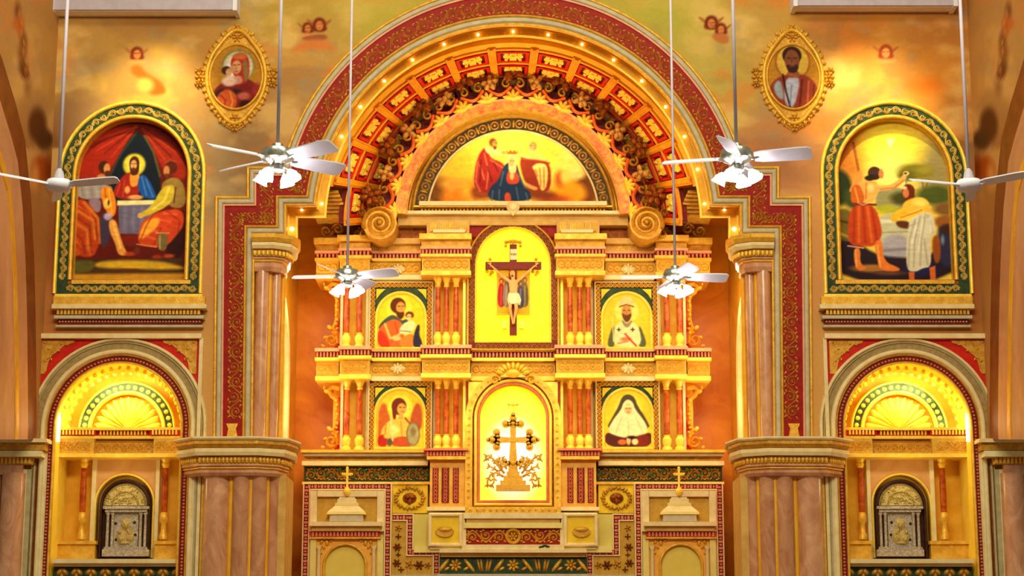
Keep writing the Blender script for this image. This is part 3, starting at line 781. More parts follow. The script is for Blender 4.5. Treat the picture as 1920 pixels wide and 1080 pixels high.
    p([(298, 438), (320, 438), (318, 470), (302, 470)], (112, 92, 50), 1.5); l([(297, 437), (321, 437)], 2.2, (196, 150, 92)); l([(304, 442), (305, 466)], 2.5, (170, 150, 90), 1.5)
    e(300, 482, 9, 4, (160, 50, 24), 1.5); e(322, 480, 10, 4, (170, 62, 30), 1.5); e(262, 470, 6, 7, (110, 40, 20), 2)
    p([(100, 486), (400, 484), (400, 540), (100, 540)], (70, 44, 22), 2, smooth=0)
    p([(190, 488), (300, 488), (350, 500), (350, 506), (180, 504)], (206, 160, 34), 3); p([(100, 514), (400, 512), (400, 540), (100, 540)], (200, 140, 34), 3, smooth=0)
    e(250, 507, 24, 3, (92, 44, 20), 2); p([(140, 488), (190, 488), (178, 512), (140, 512)], (92, 84, 30), 3)
    c.strokes(5, .12, 10, 4); return c
def river(X, Yc):
    c = Canvas(X, Yc, (232, 196, 70)); p, e, l = c.po, c.el, c.li
    e(1580, 290, 50, 60, (206, 124, 40), 20); e(1768, 320, 50, 60, (148, 132, 78), 22); e(1670, 280, 52, 50, (255, 226, 60), 26); e(1672, 330, 40, 50, (255, 236, 120), 22)
    p([(1664, 258), (1672, 262), (1682, 258), (1676, 268), (1672, 282), (1667, 270)], (255, 240, 190), 2)
    e(1572, 352, 24, 34, (42, 52, 24), 4); e(1600, 372, 20, 20, (60, 70, 30), 5)
    e(1716, 322, 33, 15, (128, 118, 30), 4); e(1700, 330, 16, 10, (104, 96, 26), 3); e(1735, 318, 14, 8, (150, 134, 44), 3)
    l([(1728, 335), (1732, 370)], 3, (130, 110, 60), 1.5); l([(1740, 338), (1730, 366)], 2, (110, 90, 44))
    p([(1640, 352), (1700, 350), (1700, 398), (1640, 398)], (150, 142, 92), 3)
    e(1752, 366, 36, 18, (74, 84, 32), 5); e(1690, 372, 22, 12, (70, 66, 26), 4); e(1660, 392, 22, 8, (176, 170, 40), 3); e(1770, 392, 22, 12, (120, 84, 40), 4)
    p([(1560, 390), (1600, 392), (1600, 450), (1560, 452)], (112, 92, 34), 3); l([(1565, 412), (1596, 420)], 4, (70, 50, 20), 2); l([(1562, 434), (1592, 446)], 5, (170, 146, 60), 2)
    p([(1636, 398), (1712, 402), (1706, 440), (1694, 492), (1640, 492)], (196, 190, 150), 2.5)
    l([(1650, 415), (1700, 414)], 5, (226, 224, 190), 3); l([(1650, 436), (1700, 434)], 2, (156, 140, 110), 1.5); p([(1650, 440), (1700, 440), (1694, 488), (1646, 488)], (168, 160, 168), 4); l([(1650, 470), (1695, 466)], 4, (126, 118, 120), 3)
    p([(1560, 448), (1600, 452), (1640, 480), (1700, 484), (1740, 480), (1790, 430), (1790, 530), (1560, 530)], (40, 26, 34), 3)
    p([(1754, 410), (1790, 402), (1790, 500), (1750, 500)], (46, 44, 74), 4); e(1768, 416, 20, 12, (150, 86, 34), 3); e(1772, 430, 15, 10, (58, 34, 30), 3); e(1762, 450, 3, 8, (120, 140, 150), 2)
    e(1720, 505, 30, 12, (34, 32, 76), 6); e(1628, 503, 36, 7, (170, 108, 44), 2.5); e(1660, 512, 28, 4, (100, 60, 44), 2)
    # man with the staff, from behind
    l([(1602, 268), (1612, 332)], 4.5, (142, 66, 28), 1.2); l([(1603, 270), (1611, 325)], 1.6, (190, 110, 50), 1)
    p([(1610, 318), (1617, 320), (1618, 336), (1606, 350), (1594, 362), (1590, 356), (1604, 336)], (224, 140, 66), 1.4)
    p([(1604, 342), (1630, 337), (1646, 342), (1644, 362), (1636, 380), (1600, 380), (1598, 360)], (238, 166, 78), 1.6)
    l([(1624, 344), (1622, 372)], 2.2, (186, 100, 40), 1.5); e(1632, 352, 7, 7, (252, 206, 120), 3)
    p([(1593, 356), (1604, 344), (1614, 350), (1622, 380), (1594, 386)], (198, 92, 30), 1.6); l([(1602, 352), (1608, 380)], 2.4, (246, 160, 60), 1.5)
    p([(1636, 344), (1655, 348), (1672, 346), (1688, 334), (1696, 324), (1702, 330), (1694, 342), (1678, 354), (1652, 358), (1640, 356)], (240, 172, 88), 1.4); l([(1650, 355), (1676, 352), (1694, 338)], 2, (190, 104, 44), 1.2)
    e(1640, 325, 12.5, 12.5, (56, 30, 24), 1.3); e(1652, 326, 5, 9, (200, 124, 70), 1.2); e(1630, 334, 9, 5, (40, 30, 18), 1.2)
    for i in range(4): l([(1633 + 4 * i, 316), (1632 + 4 * i, 326)], 1, (110, 70, 54), .8)
    e(1699, 325, 5.5, 4, (250, 214, 130), 1); e(1698, 325, 3, 2, (80, 40, 20), 1); l([(1700, 330), (1698, 345)], 2, (120, 130, 110), 1)
    p([(1594, 384), (1638, 384), (1648, 420), (1650, 442), (1636, 462), (1612, 462), (1588, 460), (1585, 425)], (192, 66, 22), 1.8)
    for a, b, cc in ((1600, 1596, 0), (1608, 1606, 1), (1616, 1618, 0), (1624, 1630, 1), (1632, 1640, 0)): l([(a, 388), (b, 454)], 2.6, (232, 124, 44) if cc else (150, 36, 18), 3, .85)
    l([(1596, 382), (1640, 384)], 4, (120, 36, 24), 1.2); l([(1606, 380), (1616, 384), (1626, 381)], 2, (226, 150, 110)); l([(1585, 461), (1614, 465)], 2.5, (226, 160, 130))
    p([(1594, 465), (1609, 465), (1606, 495), (1622, 503), (1598, 510)], (226, 122, 46), 1.4); p([(1634, 452), (1650, 448), (1650, 490), (1680, 502), (1680, 509), (1642, 508), (1638, 480)], (228, 120, 44), 1.4)
    l([(1640, 460), (1644, 500)], 2.5, (252, 170, 84), 1.5); l([(1599, 470), (1600, 500)], 2.5, (250, 166, 80), 1.5)
    # man in the white cloth
    e(1702, 358, 12, 13, (104, 36, 18), 1.5); p([(1694, 362), (1714, 358), (1712, 378), (1696, 380)], (104, 36, 18)); e(1697, 362, 6, 9, (206, 118, 66), 1.2); e(1694, 352, 5, 3, (252, 222, 160), 1.5)
    p([(1690, 380), (1710, 370), (1734, 370), (1746, 394), (1740, 408), (1704, 410), (1688, 400)], (240, 184, 58), 1.6); e(1722, 380, 12, 7, (255, 222, 104), 4)
    p([(1664, 408), (1676, 396), (1694, 388), (1700, 396), (1690, 412), (1670, 418)], (230, 180, 40), 1.5); p([(1676, 412), (1702, 400), (1730, 386), (1732, 398), (1706, 412), (1680, 420)], (246, 200, 70), 1.4)
    p([(1674, 414), (1702, 414), (1702, 430), (1680, 427)], (92, 46, 22), 2); l([(1686, 408), (1726, 394)], 2, (196, 110, 30), 1.2)
    p([(1702, 410), (1728, 398), (1746, 398), (1751, 440), (1738, 444), (1740, 500), (1722, 503), (1710, 510), (1692, 508), (1694, 460), (1698, 436)], (214, 204, 172), 1.5)
    for q in (((1712, 412), (1700, 450), (1696, 500)), ((1722, 406), (1710, 450), (1706, 500)), ((1732, 402), (1722, 450), (1718, 498)), ((1736, 404), (1744, 436)), ((1728, 450), (1732, 496)), ((1700, 424), (1716, 418))): l(q, 1.6, (150, 140, 116), 2.4, .85)
    for q in (((1716, 415), (1705, 455)), ((1727, 410), (1716, 470)), ((1738, 410), (1742, 434))): l(q, 1.8, (244, 238, 210), 2, .85)
    p([(1741, 444), (1758, 440), (1757, 490), (1744, 496)], (152, 76, 26), 2)
    p([(1696, 510), (1707, 510), (1706, 530), (1697, 530)], (206, 96, 40), 1.2, smooth=0); p([(1735, 502), (1746, 498), (1746, 530), (1736, 530)], (214, 100, 42), 1.2, smooth=0)
    c.strokes(8, .08, 12, 4); return c
def big_painting():
    Lf = SIDE == 'left'
    t = thing('framed_painting', 248, 556, 0, ('arch-topped painting of a haloed man at a table between two seated men' if Lf else
              'arch-topped painting of a man with a staff baptising another in a river'), 'painting')
    cx = PX
    arch_frame(t, cx, PY_, 104, 525, 0, [('inner_gold_molding', 0, 8, 6, gold, 1)])
    arch_frame(t, cx, PY_, 104, 551, 0, [('green_band', 8, 28, 2, green, 0), ('outer_gold_molding', 28, 35, 8, gold_b, 1)])
    out = tomb(cx, PY_, 104, 525, 28); k = kk(0)
    mb = MB(); mb.pbox(134, 357, 525, 532, -.06, .02); obj('inner_gold_molding', mb, gold, t)
    mb = MB(); mb.pbox(113, 377, 532, 551, -.022, .02); obj('green_band', mb, green, t)
    mb = MB(); mb.pbox(102, 379, 551, 556, -.08, .02); obj('outer_gold_molding', mb, gold_b, t)
    obj('scrollwork', vine(out, 18, 17, 15, -.022, 2.6, ref=PY_, th=1.7, leaf=False), cream_g, t)
    obj('scrollwork', vine([(124, 541), (368, 541)], 0, 17, 15, -.024, 2.6, th=1.7, leaf=False), cream_g, t)
    # deep reveal down to the canvas
    Yc = .22
    mb = MB(); mb.sweep(PP(out, 0, PY_), [(.0, -.02), (.0, Yc + .04), (.03, Yc + .04), (.03, -.02)]); obj('reveal', mb, gold, t)
    mb = MB(); mb.pbox(140, 352, 525, 532, -.01, Yc + .04); obj('reveal', mb, gold, t)
    xoff = 0
    kL = PX if Lf else 1924 - PX
    q0, q1 = (kL - 108, kL + 108)
    kr = kk(Yc)
    def ins(X, Y_): return in_tomb(X, Y_, kL, PY_ + 2, 106, 900)
    picture('canvas', q0, q1, 216, 533, Yc, 1.25, emmaus if Lf else river, ins, canvas_m, t, ref=PY_)
cream_g = mat('pale_gold_relief', (196, 164, 78), (222, 192, 104), .45, .15, 9, .2)
both(big_painting)

def painting_sill():
    t = thing('cornice', 240, 612, -.1, 'cream cornice with gold dentils and red beads under the ' + ('table' if SIDE == 'left' else 'river') + ' painting', 'cornice')
    mb = MB(); mb.pbox(97, 386, 570, 578, -.26, .02); z = U(97, 574, -.26)
    mb.tube([(U(97, 574, -.24)[0], -.2, z[1]), (U(387, 574, -.24)[0], -.2, z[1])], .05, 8); obj('cream_molding', mb, cream, t)
    mb = MB(); mb.pbox(100, 384, 556, 570, -.14, .02); obj('gold_molding', mb, gold, t)
    mb = MB(); mb.pbox(106, 378, 578, 591, -.1, .02); obj('frieze_back', mb, brown, t)
    obj('dentils', blocks([(107, 585), (377, 585)], 0, 6.6, 4.6, 11, 7, -.1), gold, t, kind='stuff')
    mb = MB(); mb.pbox(101, 382, 591, 597, -.2, .02); obj('cream_molding', mb, greyt, t)
    mb = MB(); mb.pbox(108, 378, 597, 609, -.1, .02); obj('red_fascia', mb, redd, t)
    obj('beads', bosses([(109, 603), (377, 603)], 0, 5.6, 2.2, 3, -.1), pink, t, kind='stuff')
    mb = MB(); mb.pbox(104, 380, 609, 613, -.16, .02); obj('cream_molding', mb, greyt, t)
both(painting_sill)

def niche():
    t = thing('arched_niche', 221, 1085, 0, 'deep arched niche glowing yellow inside, below the ' + ('table' if SIDE == 'left' else 'river baptism') + ' painting', 'niche')
    # spandrel panel
    mb = MB(); mb.pbox(66, 378, 625, 634, -.16, .02); mb.pbox(66, 71, 634, 735, -.12, .02); mb.pbox(371, 378, 634, 820, -.12, .02); obj('white_molding', mb, cream, t)
    pan = PP([(69, 632), (374, 632), (374, 800)], 0, 700); a2 = PP(arc(NX, NY, 158, 0, 180, 60), 0, 700)
    mb = MB(); L_ = [q for q in a2[::-1] if pan[0][0] + .02 < q[0] < pan[1][0] - .02]
    p = [pan[0], (pan[0][0], L_[0][1])] + L_ + [(pan[1][0], L_[-1][1]), pan[1]]
    mb.prism(p, -.03, .02); obj('spandrel', mb, redb, t)
    for sx in (0, 1):
        f_ = (lambda a, b: (444 - a, b)) if sx else (lambda a, b: (a, b))
        pts = [f_(75, 638), f_(140, 638), f_(137, 643), f_(121, 647), f_(112, 655), f_(104, 662), f_(96, 668), f_(91, 680), f_(88, 696), f_(84, 701), f_(75, 701)]
        mb = MB(); mb.pprism(pts, -.05, 0, 660)
        o = obj('corner_ornament', mb, gold_d, t); mb = MB()
        rr = random.Random(3)
        for _ in range(26):
            a, b = rr.uniform(78, 132), rr.uniform(641, 697)
            if (a - 75) + (b - 638) > 62: continue
            x, z = PP([f_(a, b)], -.05, 660)[0]; mb.dome(x, z, .035, .02, -.05, .035, 6, rr.uniform(0, 3))
        obj('leaf_relief', mb, gold, o)
    out = tomb(NX, NY, 119, 1090, 36)
    for nm, a, b, h, m, rd in [('gold_fillet', -2, 3, 7, gold, 1), ('dark_red_band', 3, 13, 3, redd, 0), ('gold_fillet', 13, 16, 7, gold, 1), ('cream_molding', 16, 26, 11, cream, 1), ('grey_band', 26, 36, 6, greyb, 0),
                               ('green_fillet', 36, 40, 9, sage, 1), ('cream_molding', 40, 47, 11, cream, 1)]:
        o2 = out if a < 25 else tomb(NX, NY, 119, 828, 36)
        obj(nm, mould(o2, [bead(a, b, h, 0) if rd else flat(a, b, h, 0)], 0, 830), m, t)
    obj('beads', bosses(out, 8, 6.2, 2.6, 3.5, -.03, 830), coral_p, t, kind='stuff')
    # straight jamb mouldings under the impost
    for a, b, h, m in ((26, 37, 5, brown), (37, 43, 8, sage), (43, 47, 6, gold)):
        mb = MB(); mb.sweep(PP(tomb(NX, 868, 119, 1095, 2)[:1] + [(NX - 119, 868)], 0, 980), bead(a, b, h, 0)); mb.sweep(PP([(NX + 119, 868), (NX + 119, 1095)], 0, 980), bead(a, b, h, 0)); obj('jamb_molding', mb, m, t)
    obj('cream_molding', MB().sweep(PP([(NX - 119, 1095), (NX - 119, 846)], 0, 980), bead(17, 28, 10, 0)), cream, t)
    obj('cream_molding', MB().sweep(PP([(NX + 119, 846), (NX + 119, 1095)], 0, 980), bead(17, 28, 10, 0)), cream, t)
    # interior shell
    YB = 1.1
    o3 = PP(tomb(NX, NY, 118, 1300, 36), 0, 830)
    mb = MB(); mb.sweep(o3, [(.0, -.01), (.0, YB), (.05, YB), (.05, -.01)]); obj('lining', mb, shell_m, t)
    mb = MB(); mb.pbox(85, 365, 640, 1130, YB, YB + .1); obj('back_panel', mb, goldw, t)
    mb = MB()
    for i in range(22):
        a = 4 + i * 8.2
        for rr_, YY in ((114, .3), (110, .6)):
            c = arc(NX, NY, rr_, a, a + .01, 1)[0]; q = PP([c], 0, 830)[0]; mb.ball(q[0], YY, q[1], .045, seg=6, rings=4)
    obj('gilt_bosses', mb, gold_b, t, kind='stuff')
    # fluted half dome and ring
    cx, cy = 238, 806
    arch_t = arc(cx, cy, 1, 180, 0, 24)
    Yf = .75
    for nm, r, a, b, h, m in (('shell_rim', 66, 0, 7, 8, gold_b), ('rosette_ring', 73, 0, 14, 3, green), ('shell_rim', 87, 0, 4, 6, gold_b)):
        obj(nm, mould(arc(cx, cy, r, 180, 0, 28), [bead(a, b, h, Yf) if m is not green else flat(a, b, h, Yf)], Yf, 800), m, t)
    obj('rosettes', bosses(arc(cx, cy, 73, 178, 2, 28), 7, 11.5, 4.6, 3.5, Yf - .03, 800), gold_b, t, kind='stuff')
    mb = MB(); q = PP(arc(cx, cy, 67, 180, 0, 28), Yf, 800); mb.prism(q, Yf + .1, Yf + .2); obj('shell_back', mb, orang2, t)
    for i in range(13):
        a0 = 4 + i * 13.3; mb = MB(); o_ = PP([(cx, cy)], Yf, 800)[0]; kx = kk(Yf); am = R(a0 + 6.1); ca, sa = math.cos(am), math.sin(am)
        pts = [];
        for u, wv in ((.05, .1), (.35, .55), (.7, 1), (.86, .9), (.93, .45)):
            pts.append((u * 66 * kx, wv * 6.2 * kx))
        vs = []
        for u, wv in pts:
            vs += [(o_[0] + u * ca - wv * sa, Yf + .1, o_[1] + u * sa + wv * ca), (o_[0] + u * ca, Yf - .01, o_[1] + u * sa), (o_[0] + u * ca + wv * sa, Yf + .1, o_[1] + u * sa - wv * ca)]
        fs = [(i_ * 3 + j, i_ * 3 + j + 1, i_ * 3 + j + 4, i_ * 3 + j + 3) for i_ in range(4) for j in range(2)]
        mb.add(vs, fs + [(12, 13, 14)]); obj('shell_flute', mb, shell_m, t, smooth=True)
    # entablature inside
    mb = MB(); mb.pbox(104, 338, 801, 806, .35, 1.1); mb.pbox(104, 338, 817, 822, .42, 1.1); obj('cornice', mb, gold_b, t)
    mb = MB(); mb.pbox(106, 336, 806, 817, .48, 1.1); mb.pbox(106, 180, 805, 816, .40, 1.1); mb.pbox(280, 336, 805, 816, .40, 1.1); obj('red_fascia', mb, redb, t)
    mb = blocks([(186, 812), (276, 812)], 0, 6, 3, 8, 4, .47); mb2 = blocks([(110, 811), (178, 811)], 0, 6, 3, 8, 4, .39); mb3 = blocks([(284, 811), (334, 811)], 0, 6, 3, 8, 4, .39)
    for q in (mb2, mb3): mb.add(q.v, q.f)
    obj('dentils', mb, gold_b, t, kind='stuff')
    mb = MB(); mb.pbox(104, 176, 822, 850, .42, 1.1); mb.pbox(288, 336, 822, 850, .42, 1.1); mb.pbox(176, 288, 826, 852, .58, 1.1); obj('frieze', mb, sage_y, t)
    mb = vine([(108, 836), (172, 836)], 0, 20, 14, .42, 2, th=1); m2 = vine([(180, 839), (286, 839)], 0, 18, 14, .58, 2, th=1); m3 = vine([(291, 836), (334, 836)], 0, 20, 14, .42, 2, th=1)
    for q in (m2, m3): mb.add(q.v, q.f)
    obj('scrollwork', mb, gold, t)
    mb = MB(); mb.pbox(104, 340, 850, 857, .36, 1.1); obj('architrave', mb, gold_b, t)
    # twin columns on pedestals
    for cxp in (152, 306):
        x, z0 = U(cxp, 1012, .75); z1 = U(cxp, 858, .75)[1]; kx = kk(.75); h = z1 - z0
        mb = MB().lathe(x, .75, [(9 * kx, z0), (9 * kx, z0 + .08), (6 * kx, z0 + .14), (5 * kx, z0 + .3), (9 * kx, z0 + .36), (8 * kx, z0 + .48), (5.5 * kx, z0 + .52)], 12); o = obj('column_base', mb, gold, t, smooth=40)
        mb = MB().lathe(x, .75, [(5.6 * kx, z0 + .52), (6.2 * kx, z0 + .9), (5 * kx, z1 - .2)], 12); obj('column_shaft', mb, marbler, t, smooth=40)
        mb = MB().lathe(x, .75, [(5 * kx, z1 - .2), (8 * kx, z1 - .12), (6 * kx, z1 - .1), (10 * kx, z1), (10 * kx, z1 + .02)], 12); obj('column_capital', mb, gold_b, t, smooth=40)
    for a, b in ((104, 180), (288, 338)): obj('pedestal', MB().pbox(a, b, 1014, 1020, .55, 1.1).pbox(a + 2, b - 2, 1020, 1048, .62, 1.1), gold, t)
    for a, b in ((170, 178), (290, 297)): obj('pilaster_strip', MB().pbox(a, b, 858, 1048, .85, 1.1), cream, t)
    # inner arched surround
    io = tomb(234, 944, 52, 1046, 20)
    fp = PP([(178, 862), (178, 1048)], .92, 950); ip = PP(io, .92, 950); rp = PP([(292, 1048), (292, 862)], .92, 950)
    mb = MB(); mb.prism([fp[0], fp[1]] + ip + [rp[0], rp[1]], .92, 1.1); obj('surround', mb, peach, t)
    obj('surround_molding', mould(io, [bead(0, 5, 7, .92)], .92, 950), gold_b, t)
    mb = MB(); mb.pbox(98, 345, 1048, 1056, -.0, 1.1); mb.pbox(100, 343, 1056, 1062, .12, 1.1); obj('ledge', mb, cream, t)
    mb = MB(); mb.pbox(98, 342, 1062, 1200, .25, 1.1); obj('green_panel', mb, green, t)
    mb = MB(); kx = kk(.25)
    for i in range(9):
        x, z = U(112 + i * 27, 1072, .25); mb.dome(x, z, 8 * kx, 5 * kx, .25, .05, 8, .9); mb.dome(x + 9 * kx, z, 8 * kx, 5 * kx, .25, .05, 8, -.9 + math.pi); mb.dome(x + 4.5 * kx, z - 8 * kx, 4 * kx, 7 * kx, .25, .06, 8)
    obj('leaf_relief', mb, gold_d, t)
    if 1:
        mb = MB(); a = PP([(101, 775), (101, 828)], .12, 800); mb.tube([(a[0][0] + .09, .14, a[0][1]), (a[1][0] + .09, .14, a[1][1])], .03); obj('tube_light', mb, tube_l, t)
greyb = mat('grey_brown_paint', (150, 124, 70), (172, 146, 92), .5, 0, 12, .3)
sage_y = mat('ochre_frieze', (206, 158, 50), (224, 180, 72), .5, .1, 8, .2)
coral_p = mat('salmon_paint', (214, 110, 74), (228, 130, 90), .5, 0, 8, .1)
both(niche)

def silver_icon():
    t = thing('silver_icon', 235, 1046, .8, 'silver icon of a mother and child in a dark arched case, ' + SIDE + ' niche', 'icon')
    Y = .78; ref = 950; cx, cy = 235, 946
    mb = MB(); mb.prism(PP(tomb(cx, cy, 47, 1046, 20), Y, ref), Y, .91); obj('case', mb, dark, t)
    obj('case_rim', mould(tomb(cx, cy, 41, 1046, 20), [bead(0, 6, 8, Y)], Y, ref), dark, t)
    mb = MB(); q = PP(arc(cx, cy + 2, 41, 180, 0, 24), Y - .02, ref); mb.prism(q, Y - .03, Y); o = obj('lunette', mb, silverg, t); mb = MB()
    for r in (38, 24): mb.ribbon(PP(arc(cx, cy + 1, r, 178, 2, 20), Y, ref), .02, Y - .03, .035)
    rr = random.Random(4)
    for _ in range(60):
        a = rr.uniform(8, 172); r = rr.uniform(4, 36); x, z = PP([(cx + r * math.cos(R(a)), cy - r * math.sin(R(a)))], Y, ref)[0]; mb.dome(x, z, .03, .018, Y - .03, .03, 6, rr.uniform(0, 3))
    obj('lunette_relief', mb, silverg, o)
    mb = MB(); mb.pbox(193, 279, 949, 954, Y - .16, Y); mb.pbox(197, 276, 954, 960, Y - .12, Y); obj('entablature', mb, silver, t)
    for c_ in (200, 209, 262, 271):
        x, z0 = U(c_, 1030, Y - .06); z1 = U(c_, 961, Y - .06)[1]; mb = MB().lathe(x, Y - .06, [(.05, z0), (.05, z0 + .04), (.034, z0 + .06), (.03, z1 - .06), (.05, z1 - .02), (.05, z1)], 10); obj('column', mb, silver, t, smooth=40)
    mb = MB(); mb.pbox(191, 279, 1030, 1043, Y - .16, Y); mb.pbox(194, 276, 1026, 1030, Y - .13, Y); obj('plinth', mb, silver, t)
    mb = MB(); mb.pbox(213, 259, 961, 1026, Y - .03, Y); obj('relief_panel', mb, silver, t)
    kx = kk(Y); mb = MB()
    def dm(px, py, rx, ry, h=.05, rot=0):
        x, z = PP([(px, py)], Y, ref)[0]; mb.dome(x, z, rx * kx, ry * kx, Y - .03, h, 10, rot)
    dm(238, 983, 10, 12); dm(239, 985, 5.5, 7.5, .09); dm(232, 1007, 12, 14, .05); dm(246, 1006, 9, 13, .05); dm(228, 998, 5, 5, .08); dm(230, 1010, 5, 8, .08); dm(245, 998, 4, 9, .07, .5); dm(236, 1018, 13, 4, .05)
    obj('mother_and_child', mb, silverg, t, smooth=True)
    for a, b in ((219, 982), (254, 980), (256, 1003), (221, 1012)):
        x, z = PP([(a, b)], Y, ref)[0]; obj('dark_stud', MB().dome(x, z, .03, .03, Y - .03, .02, 8), dark, t)
both(silver_icon)

# ------------------------------------------------------------ medallions high on the wall
def pic_mother(X, Yc):
    c = Canvas(X, Yc, (176, 118, 32)); p, e, l = c.po, c.el, c.li
    e(446, 124, 31, 31, (120, 124, 60), 2); e(446, 125, 28, 28, (206, 188, 150), 2); e(446, 126, 22, 22, (226, 214, 190), 3)
    p([(394, 184), (408, 160), (432, 148), (456, 144), (478, 154), (494, 176), (488, 206), (400, 206)], (122, 30, 24), 2)
    p([(430, 118), (436, 104), (450, 97), (464, 104), (468, 124), (466, 150), (452, 160), (440, 146)], (166, 42, 24), 1.5)
    e(448, 106, 13, 6, (190, 96, 40), 1.5); p([(452, 112), (464, 112), (466, 150), (458, 156)], (140, 96, 50), 1.5)
    e(443, 126, 9, 13, (206, 142, 92), 1.2); l([(437, 122), (441, 122)], 1.3, (70, 36, 20)); l([(445, 121), (449, 121)], 1.3, (70, 36, 20)); l([(443, 123), (442, 130)], 1, (150, 90, 50)); l([(440, 134), (445, 134)], 1.3, (150, 60, 40))
    e(424, 132, 9, 8, (66, 34, 22), 1.3); e(429, 135, 6, 7, (212, 150, 104), 1.2); e(445, 150, 10, 8, (206, 140, 110), 2)
    e(430, 153, 14, 9, (222, 180, 156), 2); p([(398, 180), (412, 166), (424, 166), (414, 184)], (54, 26, 24), 2); e(441, 172, 12, 5, (50, 30, 26), 2)
    p([(402, 200), (412, 172), (432, 166), (446, 180), (444, 206), (404, 206)], (196, 84, 34), 2); l([(414, 178), (424, 188), (422, 204)], 3, (150, 40, 30), 1.5); l([(432, 172), (438, 190), (434, 204)], 3, (232, 130, 60), 1.5)
    e(458, 180, 12, 7, (190, 90, 70), 2.5); e(462, 196, 12, 8, (50, 14, 16), 2); e(482, 168, 9, 12, (150, 40, 40), 3)
    c.strokes(3, .12, 7, 4); return c
def pic_man(X, Yc):
    c = Canvas(X, Yc, (184, 124, 30)); p, e, l = c.po, c.el, c.li
    e(1487, 116, 33, 34, (150, 80, 24), 2); e(1487, 116, 30, 31, (216, 172, 62), 2)
    p([(1440, 168), (1452, 148), (1478, 138), (1500, 138), (1524, 148), (1536, 172), (1530, 204), (1446, 204)], (142, 52, 32), 2)
    p([(1448, 160), (1464, 146), (1470, 190), (1456, 182)], (150, 156, 160), 2); p([(1476, 144), (1500, 144), (1496, 172), (1486, 204), (1470, 196), (1470, 164)], (176, 176, 190), 2)
    l([(1468, 140), (1473, 172), (1480, 200)], 3, (40, 20, 20), 1.3); l([(1484, 160), (1480, 196)], 2, (120, 120, 140), 1.3); l([(1504, 150), (1498, 198)], 3, (90, 24, 20), 1.5); l([(1516, 152), (1512, 200)], 3, (186, 96, 64), 1.5); l([(1526, 160), (1522, 198)], 2.5, (96, 30, 22), 1.5)
    p([(1478, 130), (1496, 130), (1502, 146), (1474, 146)], (150, 84, 48))
    e(1486, 104, 18, 17, (52, 28, 20), 1.3); e(1486, 113, 14, 20, (128, 70, 42), 1.2); p([(1474, 120), (1499, 120), (1496, 134), (1486, 138), (1477, 134)], (60, 30, 22), 1.5); e(1486, 119, 6, 5, (134, 74, 46), 2)
    l([(1477, 109), (1483, 109)], 1.6, (36, 18, 12)); l([(1489, 109), (1495, 109)], 1.6, (36, 18, 12)); l([(1486, 110), (1485, 118)], 1.4, (90, 46, 26)); l([(1482, 125), (1490, 125)], 1.6, (110, 44, 30))
    c.strokes(4, .12, 7, 4); return c
def medallion():
    Lf = SIDE == 'left'; cx = 443 if Lf else 1924 - 1487
    t = thing('medallion', cx, 250, -.1, 'pointed oval gilt medallion with a ' + ('red-veiled mother holding a dark-haired child' if Lf else 'bearded man in grey and russet robes'), 'medallion')
    cy = 145; Y = -.03
    def og(r, sh=1.0):
        pts = []
        for i in range(64):
            a = 2 * math.pi * i / 64; s_ = math.sin(a); c_ = math.cos(a); pk = max(0, abs(s_) - .8) / .2
            pts.append((cx + r * .74 * c_ * (1 - .1 * pk), cy - r * (s_ * (1.0 + .18 * pk)) * 1.0))
        return pts
    mb = MB(); mb.pprism(og(84)[::-1], Y, .02, 145); obj('back_plate', mb, gold_d, t)
    P = og(74); mb = MB(); mb.sweep(PP(P + P[:1], Y, 145), bead(-4, 4, 8, Y)); obj('rim', mb, gold, t)
    P2 = [(cx + 50 * math.cos(2 * math.pi * i / 48), cy - 61 * math.sin(2 * math.pi * i / 48)) for i in range(48)]; mb = MB(); mb.sweep(PP(P2 + P2[:1], Y, 145), bead(-2, 3, 7, Y)); obj('inner_rim', mb, gold, t)
    kx = kk(Y); mb = MB(); rr = random.Random(9)
    for i in range(40):
        a = 2 * math.pi * i / 40; q = PP([(cx + 60 * math.cos(a), cy - 82 * math.sin(a) * (1 + .1 * (abs(math.sin(a)) > .85)))], Y, 145)[0]; mb.dome(q[0], q[1], .07, .04, Y, .06, 6, a + rr.uniform(-.5, .5))
    for dx, dy, s_ in ((0, -92, 1.2), (-12, -82, 1), (12, -82, 1), (0, 94, 1.1), (-14, 84, 1), (14, 84, 1), (-24, 74, 1), (24, 74, 1), (-66, 0, 1.4), (66, 0, 1.4), (-70, 12, 1), (70, 12, 1), (-70, -12, 1), (70, -12, 1), (0, 76, 1.3), (0, -74, 1.2)):
        q = PP([(cx + dx, cy + dy)], Y, 145)[0]; mb.flower(q[0], q[1], .09 * s_, Y, .06, 6, dx)
    obj('leaf_carving', mb, gold, t)
    K = cx if Lf else 1924 - cx
    def ins(X, Y_): u = (X - K) / 49; v = (Y_ - cy) / 60; return (u * u + v * v < 1)
    picture('painted_panel', K - 50, K + 50, cy - 61, cy + 61, Y - .03, 1.25, pic_mother if Lf else pic_man, ins, canvas_m, t, ref=145)
both(medallion)

